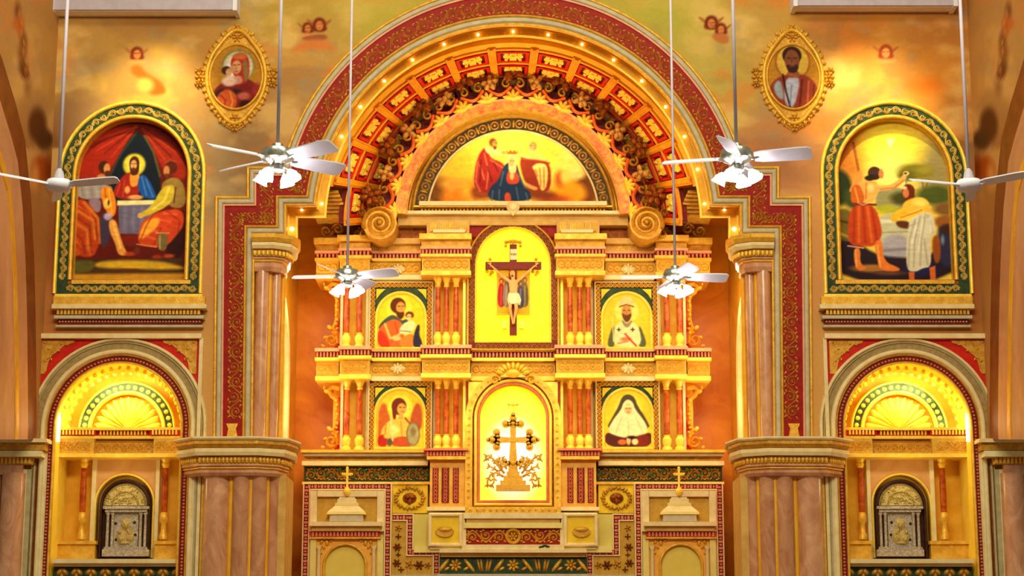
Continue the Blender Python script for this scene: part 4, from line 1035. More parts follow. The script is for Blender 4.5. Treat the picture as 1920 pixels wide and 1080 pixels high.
# ------------------------------------------------------------ piers
def lower_pier():
    t = thing('clustered_pier', 450, 1090, -.2, 'clustered rose marble half columns under a curved cornice, ' + SIDE + ' of the altar recess', 'pier')
    def P3(L): return [(U(a, 900, Y)[0], Y) for a, Y in L]
    plan = P3([(344, -.06), (374, -.46), (480, -.5), (520, -.28), (538, .25), (540, .9)])
    def z(b, Y=-.4): return U(450, b, Y)[1]
    def rim(d0, d1, b0, b1, m, nm):
        mb = MB(); mb.sweep(plan, [(-.3, z(b1)), (d0, z(b1)), (d1, z((b0 + b1) / 2)), (d1 * .9 + d0 * .1, z(b0)), (-.3, z(b0))], plan=True); obj(nm, mb, m, t)
    def flip(L): return L
    plan = plan[::-1]
    def rim(d0, d1, b0, b1, m, nm):
        mb = MB(); P, M = miter(plan, False); prof = [(-.5, z(b1)), (d0, z(b1)), (d1, z((b0 + b1) / 2)), (d1 * .9 + d0 * .1, z(b0)), (-.5, z(b0))]
        if (P[2] + M[2]).y > P[2].y: prof = [(-a, b) for a, b in prof]
        mb.sweep(plan, prof, plan=True); obj(nm, mb, m, t)
    rim(.22, .25, 822, 828, cream, 'cornice_top'); rim(.12, .2, 828, 842, gold_d, 'cornice_cyma'); rim(.14, .17, 843, 856, cream, 'cornice_fascia'); rim(.03, .05, 857, 871, gold_d, 'dentil_band')
    mb = MB(); P = Path(plan); n = 44; sgn = 1 if P.off(P.len / 2, 1)[1] < P.at(P.len / 2)[0].y else -1
    for i in range(n):
        q = P.off((i + .5) / n * P.len, sgn * .06); mb.ball(q[0], q[1], z(864), .03, .03, .06, 6, 4)
    obj('dentils', mb, gold, t, kind='stuff')
    rim(.0, .05, 871, 877, marble, 'neck_molding'); rim(-.02, .03, 877, 881, gold, 'gold_fillet'); rim(-.05, .0, 881, 892, marble, 'neck_molding')
    zb = z(1300); zt = z(888)
    for c_, r, Y in ((406, 25, -.12), (452, 17, -.22), (484, 15, -.2), (511, 11, -.0), (526, 8, .3)):
        x = U(c_, 980, Y)[0]; mb = MB().lathe(x, Y, [(r * .01, zb), (r * .01, zt - .08), (r * .0115, zt - .04), (r * .0115, zt)], 20); obj('marble_shaft', mb, marble, t, smooth=40)
    for c_, Y in ((432, -.2), (469, -.25), (499, -.12)):
        x = U(c_, 980, Y)[0]; mb = MB().lathe(x, Y, [(.055, zb), (.055, zt)], 10); obj('gold_reed', mb, goldw, t, smooth=40)
    mb = MB(); a = U(364, 980, .0)[0]; b = U(535, 980, 0)[0]; mb.box(a, b, -.04, 1.2, 0, zt); obj('core', mb, creamd, t)
    for px, m in ((360, sage), (368, cream), (376, gold)):
        mb = MB(); mb.pbox(px, px + 6, 871, 1100, -.1, 0); obj('edge_strip', mb, m, t)
both(lower_pier)
def outer_pier():
    t = thing('corner_pier', 30, 1090, -.3, 'rose marble corner pier under a cream cornice at the far ' + SIDE + ' edge', 'pier')
    def bx(nm, a, b, c, d, Y, m): mb = MB(); mb.pbox(a, b, c, d, Y, .0); obj(nm, mb, m, t)
    bx('cornice_top', -60, 88, 822, 829, -.45, cream); bx('cornice_cyma', -60, 84, 829, 844, -.36, gold_d); bx('cornice_fascia', -60, 78, 845, 856, -.38, cream); bx('dentil_band', -60, 62, 857, 871, -.22, gold_d)
    mb = blocks([(-50, 864), (60, 864)], 0, 7, 4.5, 11, 4, -.22); obj('dentils', mb, gold, t, kind='stuff')
    bx('neck_molding', -60, 42, 871, 890, -.2, marble)
    for c_, r in ((22, 22), (-16, 15)):
        x = U(c_, 980, -.1)[0]; z0 = 0; z1 = U(c_, 888, -.1)[1]; mb = MB().lathe(x, -.1, [(r * .01, z0), (r * .01, z1)], 18); obj('marble_shaft', mb, marble, t, smooth=40)
    bx('edge_strip', 36, 46, 880, 1100, -.1, cream); bx('edge_strip', 46, 54, 880, 1100, -.12, sage); bx('edge_strip', 54, 64, 880, 1100, -.06, brown)
    bx('core', -60, 40, 880, 1100, -.03, marble)
both(outer_pier)

def upper_column():
    t = thing('engaged_column', 505, 822, .2, 'slim paired rose marble column under the ' + SIDE + ' end of the arch border', 'column')
    def P3(L): return [(U(a, 470, Y)[0], Y) for a, Y in L]
    plan = P3([(474, -.1), (512, -.12), (538, .05), (549, .35), (549, 1.0)])
    def z(b): return U(500, b, 0)[1]
    def rim(d0, d1, b0, b1, m, nm):
        mb = MB(); P, M = miter(plan, False); prof = [(-.45, z(b1)), (d0, z(b1)), (d1, z((b0 + b1) / 2)), (d1 * .9 + d0 * .1, z(b0)), (-.45, z(b0))]
        if (P[2] + M[2]).y > P[2].y: prof = [(-a, b) for a, b in prof]
        mb.sweep(plan, prof, plan=True); obj(nm, mb, m, t)
    rim(.10, .15, 443, 457, gold, 'capital_cushion'); rim(.06, .10, 458, 469, cream, 'capital_fascia'); rim(-.03, -.01, 470, 482, gold_d, 'dentil_band')
    mb = MB(); P = Path(plan); n = 16; sgn = 1 if P.off(P.len / 2, 1)[1] < P.at(P.len / 2)[0].y else -1
    for i in range(n):
        q = P.off((i + .5) / n * P.len * .8, -sgn * -.0); mb.ball(q[0], q[1], z(476), .028, .028, .055, 6, 4)
    obj('dentils', mb, gold_b, t, kind='stuff')
    rim(-.08, -.04, 483, 488, marble, 'neck_molding'); rim(-.1, -.07, 488, 492, gold, 'gold_fillet'); rim(-.14, -.1, 492, 508, marble, 'neck_molding')
    for c_, r, Y in ((491, 13, .15), (517, 9, .3)):
        x, zt = U(c_, 500, Y); zb = U(c_, 824, Y)[1]; x2 = U(c_ - 2, 660, Y)[0]
        mb = MB().lathe(x2, Y, [(r * .0100, zb), (r * .01, zt - .02), (r * .012, zt)], 18); obj('marble_shaft', mb, marble, t, smooth=40)
    for c_, Y, m in ((505, .22, goldw), (530, .5, goldw)):
        x = U(c_ - 2, 660, Y)[0]; mb = MB().lathe(x, Y, [(.05, z(824)), (.05, z(500))], 10); obj('gold_reed', mb, m, t, smooth=40)
both(upper_column)

# ------------------------------------------------------------ long pale housings at the top edge
def housing(a, b, y, lab):
    t = thing('screen_housing', (a + b) / 2, y, -.2, lab, 'housing')
    mb = MB(); mb.pbox(a, b, y - 62, y - 3, -.45, -.02); obj('case', mb, lilac, t)
    obj('end_cap', MB().pbox(a - 3, a + 5, y - 64, y - 2, -.48, -.01), white, t); obj('end_cap', MB().pbox(b - 5, b + 3, y - 64, y - 2, -.48, -.01), white, t)
    mb = MB(); mb.pbox(a + 5, b - 5, y - 3, y, -.38, -.12); obj('bottom_bar', mb, white, t)
housing(96, 442, 21, 'long pale lilac housing at the top edge, above the medallion of the mother and child')
housing(1490, 1792, 13, 'long pale lilac housing at the top edge, above the cherub leaning on its arms')

# ------------------------------------------------------------ ceiling fans
def fan(px, py, Y, span, angs, light, lab, grp):
    t = thing('ceiling_fan', px, py, Y, lab, 'ceiling fan', grp)
    x, z = U(px, py, Y); k = kk(Y) * .981; L = span * k
    ztop = U(px, -140, Y)[1]
    mb = MB().lathe(x, Y, [(.016 if light else .02, z + .12), (.016 if light else .02, ztop)], 10); obj('downrod', mb, lilac, t, smooth=True)
    bm = local_mesh('blade_mesh', MB(), white)
    if light:
        mb = MB().lathe(x, Y, [(.02, z + .16), (.05, z + .15), (.06, z + .12), (.13, z + .10), (.15, z + .06), (.15, z + .01), (.13, z - .01), (.08, z - .03), (.06, z - .05)], 20); obj('motor_housing', mb, chrome, t, smooth=40)
        mb = MB().lathe(x, Y, [(.05, z - .04), (.07, z - .06), (.07, z - .10), (.03, z - .12)], 16); obj('light_fitter', mb, chrome, t, smooth=40)
        zb = z + .02
    else:
        mb = MB().lathe(x, Y, [(.02, z + .20), (.045, z + .16), (.06, z + .09), (.03, z + .075)], 16); obj('canopy_cone', mb, lilac, t, smooth=40)
        mb = MB().lathe(x, Y, [(.03, z + .09), (.12, z + .07), (.14, z + .04), (.14, z), (.11, z - .04), (.05, z - .055)], 20); obj('motor_housing', mb, white, t, smooth=40)
        zb = z + .02
    for a in angs:
        a = R(a); u = Vector((math.cos(a), math.sin(a), 0)); v = Vector((-math.sin(a), math.cos(a), 0)); up = Vector((0, 0, 1)); o0 = Vector((x, Y, zb)); vs = []
        rows = [(.24, .055), (.34, .07), (.8, .085), (.95, .083), (1.0, .06)] if light else [(.2, .035), (.3, .05), (.8, .055), (.96, .05), (1.0, .03)]
        for r, hw in rows:
            for sg in (-1, 1):
                p = o0 + u * (r * L) + v * (sg * hw) + up * (-sg * hw * .42)
                vs += [p + up * .006, p - up * .006]
        fs = []
        for i in range(len(rows) - 1):
            q = i * 4
            fs += [(q, q + 4, q + 6, q + 2), (q + 1, q + 3, q + 7, q + 5), (q, q + 1, q + 5, q + 4), (q + 2, q + 6, q + 7, q + 3)]
        fs += [(0, 2, 3, 1), (len(vs) - 4, len(vs) - 3, len(vs) - 1, len(vs) - 2)]
        bl = obj('blade', MB().add(vs, fs), white, t)
        mb = MB(); p0 = o0 + u * .1; p1 = o0 + u * (.3 * L); mb.tube([p0, (p0 + p1) / 2 - up * .015, p1], .014, 6); obj('blade_arm', mb, chrome if light else white, bl)
    if light:
        l = bpy.data.lights.new('fan_lamp', 'POINT'); l.energy = 9; l.color = (.95, .96, 1); l.shadow_soft_size = .12; lo = bpy.data.objects.new('fan_lamp', l); C.objects.link(lo); lo.location = (x, Y, z - .34)
        for i in range(4):
            a = R(225 + 90 * i + 20); dx, dy = math.cos(a), math.sin(a); p0 = Vector((x + dx * .05, Y + dy * .05, z - .09)); p1 = Vector((x + dx * .13, Y + dy * .13, z - .11))
            mb = MB().tube([p0, (p0 + p1) / 2 + Vector((0, 0, .02)), p1], .012, 6); ar = obj('lamp_arm', mb, chrome, t)
            c = Vector((dx * .5, dy * .5, -.85)).normalized(); uu = c.orthogonal().normalized(); vv = c.cross(uu); mb = MB(); vs = []; n = 12
            pr = [(0, .02), (.02, .035), (.05, .055), (.08, .058), (.105, .075)]
            for d, r in pr:
                for j in range(n):
                    an = 2 * math.pi * j / n; rr = r * (1 + (.12 * math.cos(an * 4) if d > .09 else 0)); vs.append(p1 + c * d + (uu * math.cos(an) + vv * math.sin(an)) * rr)
            fs = [(i_ * n + j, i_ * n + (j + 1) % n, (i_ + 1) * n + (j + 1) % n, (i_ + 1) * n + j) for i_ in range(len(pr) - 1) for j in range(n)] + [list(range((len(pr) - 1) * n, len(pr) * n))]
            mb.add(vs, fs); obj('glass_shade', mb, bulb, t, smooth=True)
fan(520, 300, -19, 150, (38, 142, 218, 322), True, 'white four-blade fan with lit glass lamps, hanging over the left shoulder of the arch', 'lit ceiling fans')
fan(1381, 300, -19, 145, (255, 345, 165, 75), True, 'white four-blade fan with lit glass lamps, hanging over the right shoulder of the arch', 'lit ceiling fans')
fan(651, 521, -12.4, 106, (248, 338, 175, 68), True, 'lit white fan hanging before the icon of the bearded man and child', 'lit ceiling fans')
fan(1266, 521, -12.4, 104, (285, 10, 172, 100), True, 'lit white fan hanging before the icon of the bishop', 'lit ceiling fans')
fan(110, 350, -16, 130, (222, 342, 105), False, 'plain white three-blade fan without lamps before the table painting', 'unlit ceiling fans')
fan(1817, 350, -16, 128, (318, 198, 75), False, 'plain white three-blade fan without lamps before the river painting', 'unlit ceiling fans')
# ============================================================ altarpiece in the recess
def pb(t, nm, m, a, b, c, d, Y0, Y1, **k_):
    mb = MB(); mb.pbox(a, b, c, d, Y0, Y1); return obj(nm, mb, m, t, **k_)
def zY(b, Y=3.4): return U(962, b, Y)[1]
def xY(a, b, Y): return U(a, b, Y)[0]
AP = thing('altarpiece', 962, 1100, 3.4, 'tall gilded altarpiece of stacked ledges, red columns and carved friezes in the recess', 'altarpiece')
def mbx(a, b, c, d, Y0, Y1, Yr=3.4):    # x measured at Y0, heights at Yr
    m = (c + d) / 2; return MB().box(xY(a, m, Y0), xY(b, m, Y0), Y0, Y1, zY(d, Yr), zY(c, Yr))
def altar_half():
    t = AP
    global rootfix
    # wall of the altarpiece
    obj('back_slab', mbx(640, 962, 440, 870, 3.75, 4.9), goldw, t)
    obj('wing_slab', mbx(626, 700, 520, 870, 3.9, 4.9), goldw, t)
    obj('base_slab', mbx(568, 962, 860, 1200, 3.7, 4.9), goldw, t)
    # pale strips framing the icons
    for c, d in ((524, 658), (712, 846)):
        obj('cream_strip', mbx(686, 692, c, d, 3.62, 3.76), cream, t); obj('cream_strip', mbx(812, 817, c, d, 3.62, 3.76), cream, t)
    segs = [(592, 636, 3.38), (636, 694, 3.12), (694, 790, 3.42), (790, 882, 2.98)]
    # upper ledge: crown, shadow, dentils, carved frieze, architrave
    for i, (a, b, Y) in enumerate(segs):
        e = 0 if i == 2 else 2
        obj('crown_molding', mbx(a - e - 2, b + e, 450, 460, Y - .20, 4.6), gold if i != 2 else creamd, t)
        obj('shadow_cove', mbx(a, b, 460, 473, Y - .06, 4.6), gold_d, t)
        obj('pink_fillet', mbx(a - e, b + e, 473, 477, Y - .14, 4.6), pink, t)
        obj('red_fascia', mbx(a, b, 477, 486, Y - .04, 4.6), redd, t)
        mb = MB(); n = int((b - a) / 6.5)
        for j in range(n): mb.add(*(lambda q: (q.v, q.f))(mbx(a + (j + .2) * (b - a) / n, a + (j + .72) * (b - a) / n, 478, 486, Y - .1, Y)))
        obj('dentils', mb, coral_p, t, kind='stuff')
        obj('gold_fillet', mbx(a - e, b + e, 486, 491, Y - .12, 4.6), gold, t)
        obj('frieze', mbx(a + 1, b - 1, 491, 516, Y, 4.6), sage_y, t)
        zc = zY(503); k = kk(Y); mb = MB(); p = [(xY(a + 5, 503, Y), zc), (xY(b - 5, 503, Y), zc)]
        mb = MB(); P = Path(p); g = P.len / max(2, int((b - a) / 13))
        for j in range(int(round(P.len / g))):
            q = P.at((j + .5) * g)[0]; mb.ring(q.x, q.y, .075, .02, Y, .03, 10); mb.dome(q.x, q.y, .03, .03, Y, .035, 6)
            mb.dome(q.x + g / 2, q.y, .02, .07, Y, .03, 6)
        obj('frieze_carving', mb, gold, t)
        obj('architrave', mbx(a - 1, b + 1, 516, 524, Y - .05, 4.6), cream if i == 2 else gold, t)
    # middle ledge
    for i, (a, b, Y) in enumerate(segs + [(882, 962, 3.42)]):
        e = 0 if i in (2, 4) else 2
        obj('crown_molding', mbx(a - e, b + (e if i < 4 else 0), 655, 661, Y - .16, 4.6), creamd if i in (2, 4) else pink, t)
        obj('red_fascia', mbx(a, b, 661, 672, Y - .06, 4.6), redd, t)
        mb = MB(); n = int((b - a) / 6.2)
        for j in range(n): mb.add(*(lambda q: (q.v, q.f))(mbx(a + (j + .2) * (b - a) / n, a + (j + .75) * (b - a) / n, 662, 671, Y - .12, Y)))
        obj('dentils', mb, coral_p, t, kind='stuff')
        obj('gold_fillet', mbx(a - e, b + (e if i < 4 else 0), 672, 678, Y - .12, 4.6), gold_b, t)
        obj('frieze', mbx(a + 1, b - (1 if i < 4 else 0), 678, 706, Y, 4.6), sage_y, t)
        zc = zY(692); mb = MB(); x0, x1 = xY(a + 5, 692, Y), xY(b - (5 if i < 4 else 0), 692, Y); n = max(2, int((b - a) / 12))
        for j in range(n):
            x = x0 + (j + .5) * (x1 - x0) / n; mb.ring(x, zc, .07, .018, Y, .028, 10); mb.dome(x, zc, .03, .03, Y, .03, 6); mb.dome(x + (x1 - x0) / n / 2, zc, .02, .075, Y, .03, 6)
        obj('frieze_carving', mb, gold, t)
        obj('architrave', mbx(a - 1, b + (1 if i < 4 else 0), 706, 714, Y - .05, 4.6), cream if i == 2 else gold_b, t)
    # pale bosses at the middle of the friezes
    for yy in (505, 691):
        mb = MB(); x = xY(746, yy, 3.4); mb.flower(x, zY(yy), .13, 3.40, .06, 8); mb.dome(x, zY(yy), .16, .07, 3.40, .05, 10); obj('pale_boss', mb, cream, t)
    # bottom ledge
    obj('crown_molding', mbx(564, 802, 846, 851, 3.12, 4.6), gold, t); obj('grey_fillet', mbx(568, 800, 851, 857, 3.2, 4.6), greyt, t)
    obj('shadow_cove', mbx(572, 800, 857, 866, 3.34, 4.6), gold_d, t); obj('cream_fillet', mbx(566, 802, 866, 874, 3.22, 4.6), cream, t)
    obj('green_panel', mbx(570, 806, 874, 904, 3.42, 4.6), green, t)
    v = vine([(574, 889), (803, 889)], 0, 25, 19, 3.41, 3.2, th=1.5); obj('scrollwork', v, gold_d, t)
    mb = MB()
    for j in range(10):
        x, z = U(590 + 23 * j, 886 + (5 if j % 2 else -4), 3.40); mb.dome(x, z, .045, .035, 3.40, .04, 7)
    obj('green_leaves', mb, greenb, t)
    obj('gold_fillet', mbx(566, 808, 904, 909, 3.3, 4.6), gold, t)
    # columns
    def col(px, c, d, Y, r, k0=3.4):
        z0, z1 = zY(d), zY(c); m = (c + d) / 2; x = xY(px, m, Y); h = z1 - z0; q = r * .0109
        o = obj('column', MB().lathe(x, Y, [(q * .9, z0 + h * .22), (q * 1.05, z0 + h * .5), (q * .85, z1 - h * .14)], 14), marbler, t, smooth=40)
        b = MB().lathe(x, Y, [(q * 1.7, z0), (q * 1.7, z0 + h * .04), (q * 1.1, z0 + h * .06), (q * 1.5, z0 + h * .11), (q * 1.6, z0 + h * .16), (q * .9, z0 + h * .2), (q * 1.1, z0 + h * .22)], 14); obj('column_base', b, gold_b, o, smooth=40)
        b = MB().lathe(x, Y, [(q * .9, z1 - h * .14), (q * 1.1, z1 - h * .12), (q * .9, z1 - h * .1), (q * 1.5, z1 - h * .03), (q * 1.8, z1 - h * .02), (q * 1.8, z1)], 14); obj('column_capital', b, gold, o, smooth=40)
    for c, d in ((524, 655), (714, 846)):
        for px in (821, 837, 855): col(px, c, d, 3.2, 5.2)
        for px in (650, 674): col(px, c, d, 3.32, 5.6)
        obj('pilaster', mbx(868, 873, c, d, 3.35, 3.8), gold_b, t); obj('pilaster', mbx(874, 880, c, d, 3.45, 3.8), cream, t)
        obj('rose_strip', mbx(638, 643, c, d, 3.3, 3.9), pink, t)
    # carved scroll brackets on the outer flank
    for c, d in ((528, 655), (722, 845)):
        Y = 3.6; mb = MB(); k = kk(Y)
        def rp(L, hw, h): mb.ribbon(PP(L, Y), hw * k, Y, h * k)
        L = [];  cx, cy = 622, d - 17
        for j in range(26):
            u = j / 25; a = R(90 - 560 * u * 1.0); r = 14 * (1 - u * .85); L.append((cx + r * math.cos(a), cy - r * math.sin(a)))
        rp(L, 3.2, 9)
        rp([(634, d - 10), (632, d - 32), (626, d - 38), (630, d - 48), (633, d - 62), (632, c + 50), (633, c + 34), (630, c + 26), (622, c + 20), (616, c + 10), (624, c + 4), (636, c + 6)], 4.6, 10)
        for j in range(9): q = U(631 + 2 * (j % 2), c + 30 + j * 8.5, Y); mb.dome(q[0], q[1], 4 * k, 3 * k, Y - .08, .06, 6, j)
        for a, b, r in ((618, d - 40, 7), (610, d - 22, 5), (612, c + 12, 6), (608, c + 5, 4), (640, d - 8, 5), (606, d - 6, 5)): q = U(a, b, Y); mb.dome(q[0], q[1], r * k, r * .7 * k, Y, .09, 7, a)
        o = obj('scroll_bracket', mb, gold, t)
        obj('bracket_shade', mbx(628, 640, c + 20, d - 2, 3.63, 3.9), redb, t)  # red slab put in for the red shadow behind the scroll
    # attic above the upper ledge
    obj('attic_molding', mbx(740, 962, 398, 404, 3.05, 4.6, 3.2), cream, t); obj('attic_fascia', mbx(746, 962, 404, 422, 3.2, 4.6, 3.2), creamd, t)
    obj('attic_panel', mbx(747, 798, 422, 450, 3.5, 4.6), bronze, t)
    o = obj('attic_block', mbx(800, 880, 420, 450, 3.05, 4.6), creamd, t)
    for a, b in ((806, 819), (825, 856), (862, 875)):
        obj('grille_panel', mbx(a, b, 424, 442, 3.03, 3.2), gold_d, t)
        mb = MB(); n = int((b - a) / 3)
        for j in range(n): mb.add(*(lambda q: (q.v, q.f))(mbx(a + j * (b - a) / n + .6, a + j * (b - a) / n + 1.8, 425, 441, 3.0, 3.04)))
        obj('grille_bars', mb, gold, t, kind='stuff')
    obj('attic_crown', mbx(812, 872, 440, 446, 2.9, 3.1), cream, t)
    obj('red_spandrel', mbx(880, 920, 421, 446, 3.3, 3.6), red, t)
    # great volute and small scrolls on the ledge
    Y = 2.5; cx, cy = 712, 418; k = kk(Y); x, z = U(cx, cy, Y); mb = MB()
    n = 24; q = [(x + 32 * k * math.cos(2 * math.pi * j / n), z + 32 * k * math.sin(2 * math.pi * j / n)) for j in range(n)]; mb.prism(q, Y, Y + 1.1)
    o = obj('volute', mb, gold_d, t); L = []
    for j in range(50):
        u = j / 49; a = R(200 - 900 * u); r = 31 * (1 - u * .9); L.append((x + r * k * math.cos(a), z + r * k * math.sin(a)))
    mb = MB(); mb.ribbon(L, .045, Y, .08); mb.dome(x, z, .06, .06, Y, .12, 10); obj('spiral', mb, gold_d, o)
    mb = MB(); Y2 = 3.3
    for cx2, cy2, r2, s0 in ((612, 434, 12, 0), (634, 430, 11, 180), (672, 438, 10, 90), (690, 444, 7, 30), (655, 446, 6, 10)):
        L = []
        for j in range(22): u = j / 21; a = R(s0 - 540 * u); r = r2 * (1 - u * .85); L.append(U(cx2 + r * math.cos(a), cy2 - r * math.sin(a), Y2))
        mb.ribbon(L, 3 * k, Y2, .09)
    mb.ribbon([U(600, 447, Y2), U(630, 445, Y2), U(660, 448, Y2), U(700, 452, Y2)], 3 * k, Y2, .09)
    o = obj('ledge_scrolls', mb, gold_d, t)
    # pedestal under the inner columns
    obj('pedestal_crown', mbx(794, 878, 846, 850, 2.86, 3.8), coral_p, t); obj('red_fascia', mbx(798, 874, 850, 860, 2.98, 3.8), redb, t)
    mb = MB()
    for j in range(12): mb.add(*(lambda q: (q.v, q.f))(mbx(799.5 + j * 6.2, 803.5 + j * 6.2, 851, 859, 2.92, 3.0)))
    obj('dentils', mb, coral_p, t, kind='stuff'); obj('gold_fillet', mbx(800, 874, 860, 866, 2.92, 3.8), gold, t)
    obj('pedestal_die', mbx(806, 874, 866, 954, 3.08, 3.8), orang_g, t)
    for a in (811, 828, 849):
        w_ = 14 if a == 828 else 11
        o = obj('red_panel', mbx(a, a + w_, 880, 945, 3.05, 3.2), redd, t)
        mb = MB()
        for j in range(9):
            xx = xY(a + w_ / 2, 912, 3.05); zz = zY(884 + j * 7.1); mb.ring(xx, zz, .03, .012, 3.05, .02, 8); mb.dome(xx - .035, zz + .035, .014, .014, 3.05, .02, 5); mb.dome(xx + .035, zz + .035, .014, .014, 3.05, .02, 5)
        obj('panel_beads', mb, coral_p, o, kind='stuff')
    obj('pedestal_foot', mbx(800, 876, 954, 961, 2.9, 3.8), cream, t)
    # wreath panel
    o = pb(t, 'wreath_panel', yelp, 735, 802, 905, 962, 3.35, 3.7); Y = 3.33; k = kk(Y); mb = MB(); x, z = U(768, 934, Y)
    for j in range(22):
        a = 2 * math.pi * j / 22; mb.dome(x + 25 * k * math.cos(a), z + 19 * k * math.sin(a), 5.5 * k, 2.8 * k, Y, .05, 6, a + (1.1 if j % 2 else .3))
    obj('wreath', mb, gold_d, o); mb = MB(); mb.dome(x, z, 13 * k, 10 * k, Y, .03, 12); mb.dome(x - 4 * k, z + 2 * k, 6 * k, 5 * k, Y - .02, .05, 8); mb.dome(x + 6 * k, z + 1 * k, 5 * k, 4 * k, Y - .02, .05, 8); mb.dome(x, z - 6 * k, 4 * k, 6 * k, Y - .02, .04, 8); obj('oval_relief', mb, bronze, o)
orang_g = mat('amber_gilding', (232, 160, 50), (244, 184, 76), .45, .1, 6, .15)
_T = thing
both(altar_half)

# ---------------------------------------------- icons of the altarpiece
def ic_elder(X, Y_):
    c = Canvas(X, Y_, (250, 204, 34)); p, e, l = c.po, c.el, c.li
    e(749, 578, 24, 24, (255, 218, 60), 2)
    p([(709, 612), (722, 597), (738, 588), (752, 602), (764, 597), (768, 606), (752, 614), (712, 620)], (66, 80, 70), 1.3)
    p([(709, 616), (724, 604), (740, 597), (756, 606), (754, 626), (766, 640), (772, 652), (709, 652)], (224, 98, 40), 1.3); p([(709, 618), (720, 622), (736, 652), (709, 652)], (206, 52, 28), 1.5)
    l([(722, 608), (732, 634), (744, 630), (756, 622)], 4, (240, 190, 92), 1.5); l([(740, 604), (746, 624)], 2, (180, 60, 24), 1.2)
    e(746, 573, 14.5, 15, (94, 46, 18), 1.3); e(751, 577, 8.5, 11, (224, 156, 72), 1.2); p([(741, 582), (745, 596), (752, 600), (758, 592), (758, 584), (750, 586)], (92, 44, 20), 1.3)
    l([(746, 574), (750, 574)], 1.2, (60, 30, 14)); l([(754, 574), (757, 574)], 1.2, (60, 30, 14)); l([(753, 575), (753, 580)], 1, (170, 100, 40))
    p([(746, 622), (756, 606), (772, 600), (780, 606), (776, 622), (760, 628)], (236, 222, 160), 1.3); l([(748, 620), (770, 622)], 2, (120, 130, 110), 1.2)
    e(768, 591, 8, 7, (110, 52, 22), 1.2); e(767, 595, 5, 6.5, (240, 196, 120), 1.1); l([(764, 594), (766, 594)], 1, (70, 40, 20)); l([(769, 594), (771, 594)], 1, (70, 40, 20))
    p([(750, 634), (774, 624), (782, 640), (778, 652), (750, 652)], (232, 130, 50), 1.4); p([(776, 626), (784, 606), (788, 612), (786, 628), (792, 640), (792, 652), (774, 652)], (46, 42, 64), 1.5)
    e(744, 634, 8, 5, (240, 196, 110), 1.3); c.strokes(2, .08, 6, 4); return c
def ic_bishop(X, Y_):
    X = X; c = Canvas(X, Y_, (240, 192, 44)); p, e, l = c.po, c.el, c.li
    e(1175, 583, 23, 23, (230, 208, 100), 2); e(1175, 583, 19, 19, (244, 216, 96), 3)
    p([(1136, 650), (1146, 616), (1152, 608), (1154, 652)], (84, 92, 58), 1.5); p([(1214, 650), (1204, 618), (1197, 608), (1194, 652)], (84, 92, 58), 1.5)
    p([(1148, 652), (1152, 612), (1164, 602), (1186, 602), (1198, 612), (1204, 652)], (228, 216, 150), 1.4); p([(1164, 602), (1175, 618), (1187, 602), (1183, 600), (1175, 608), (1168, 600)], (146, 128, 84), 1.1)
    for a in (1160, 1186): l([(a - 3, 618), (a + 3, 618)], 2, (60, 50, 44)); l([(a, 615), (a, 621)], 2, (60, 50, 44))
    e(1173, 636, 10, 4, (222, 120, 70), 1.3); l([(1172, 626), (1184, 640), (1192, 648)], 3, (196, 48, 36), 1.2); l([(1158, 644), (1176, 640)], 3, (230, 130, 80), 1.2)
    e(1175, 584, 9.5, 12, (196, 134, 72), 1.2); p([(1165, 586), (1168, 598), (1175, 606), (1183, 598), (1185, 586), (1175, 592)], (104, 60, 26), 1.3)
    p([(1161, 574), (1162, 560), (1175, 554), (1188, 560), (1189, 574), (1175, 569)], (228, 196, 124), 1.2); l([(1162, 575), (1175, 571), (1188, 575)], 2.4, (110, 74, 40), 1)
    l([(1169, 582), (1172, 582)], 1.3, (60, 34, 20)); l([(1178, 582), (1181, 582)], 1.3, (60, 34, 20)); l([(1175, 583), (1175, 588)], 1, (150, 90, 50))
    l([(1148, 596), (1150, 640)], 1.8, (226, 214, 140), 1); c.strokes(3, .08, 6, 4); return c
def ic_angel(X, Y_):
    c = Canvas(X, Y_, (246, 196, 44)); p, e, l = c.po, c.el, c.li
    p([(709, 800), (710, 764), (722, 752), (730, 780), (736, 800), (716, 836), (709, 836)], (196, 96, 40), 2); p([(792, 810), (792, 764), (780, 752), (770, 780), (768, 800)], (184, 84, 42), 2)
    e(750, 764, 23, 23, (250, 222, 66), 1.6); e(750, 764, 17, 17, (255, 234, 96), 3)
    p([(714, 806), (728, 790), (742, 782), (760, 784), (770, 794), (764, 830), (716, 832)], (238, 194, 76), 1.4); l([(724, 796), (722, 822)], 2, (190, 120, 40), 1.3); l([(752, 790), (754, 816)], 2, (206, 140, 44), 1.3); e(740, 806, 9, 9, (252, 222, 120), 3)
    p([(709, 816), (726, 814), (728, 838), (709, 838)], (184, 40, 26), 1.4); p([(734, 822), (764, 816), (780, 838), (734, 838)], (190, 80, 40), 1.5); e(731, 829, 5, 8, (90, 80, 60), 1.5); e(726, 818, 6, 4, (240, 190, 90), 1.2)
    l([(760, 784), (774, 800), (786, 818)], 3, (150, 50, 26), 1.4)
    e(775, 814, 13, 23, (126, 108, 60), 1.3); e(775, 814, 10.5, 20, (170, 160, 110), 1.3); e(775, 810, 5, 8, (130, 116, 70), 2)
    e(748, 762, 14, 16, (112, 46, 26), 1.3); p([(735, 764), (736, 784), (742, 788), (744, 768)], (112, 46, 26)); e(753, 767, 8.5, 11, (232, 170, 80), 1.2); p([(748, 776), (757, 776), (756, 788), (746, 786)], (226, 160, 74))
    l([(749, 763), (752, 764)], 1.3, (70, 34, 20)); l([(756, 764), (759, 764)], 1.3, (70, 34, 20)); l([(752, 772), (757, 772)], 1.2, (180, 70, 40))
    l([(733, 784), (737, 826)], 2, (236, 214, 170), 1); c.strokes(6, .09, 6, 4); return c
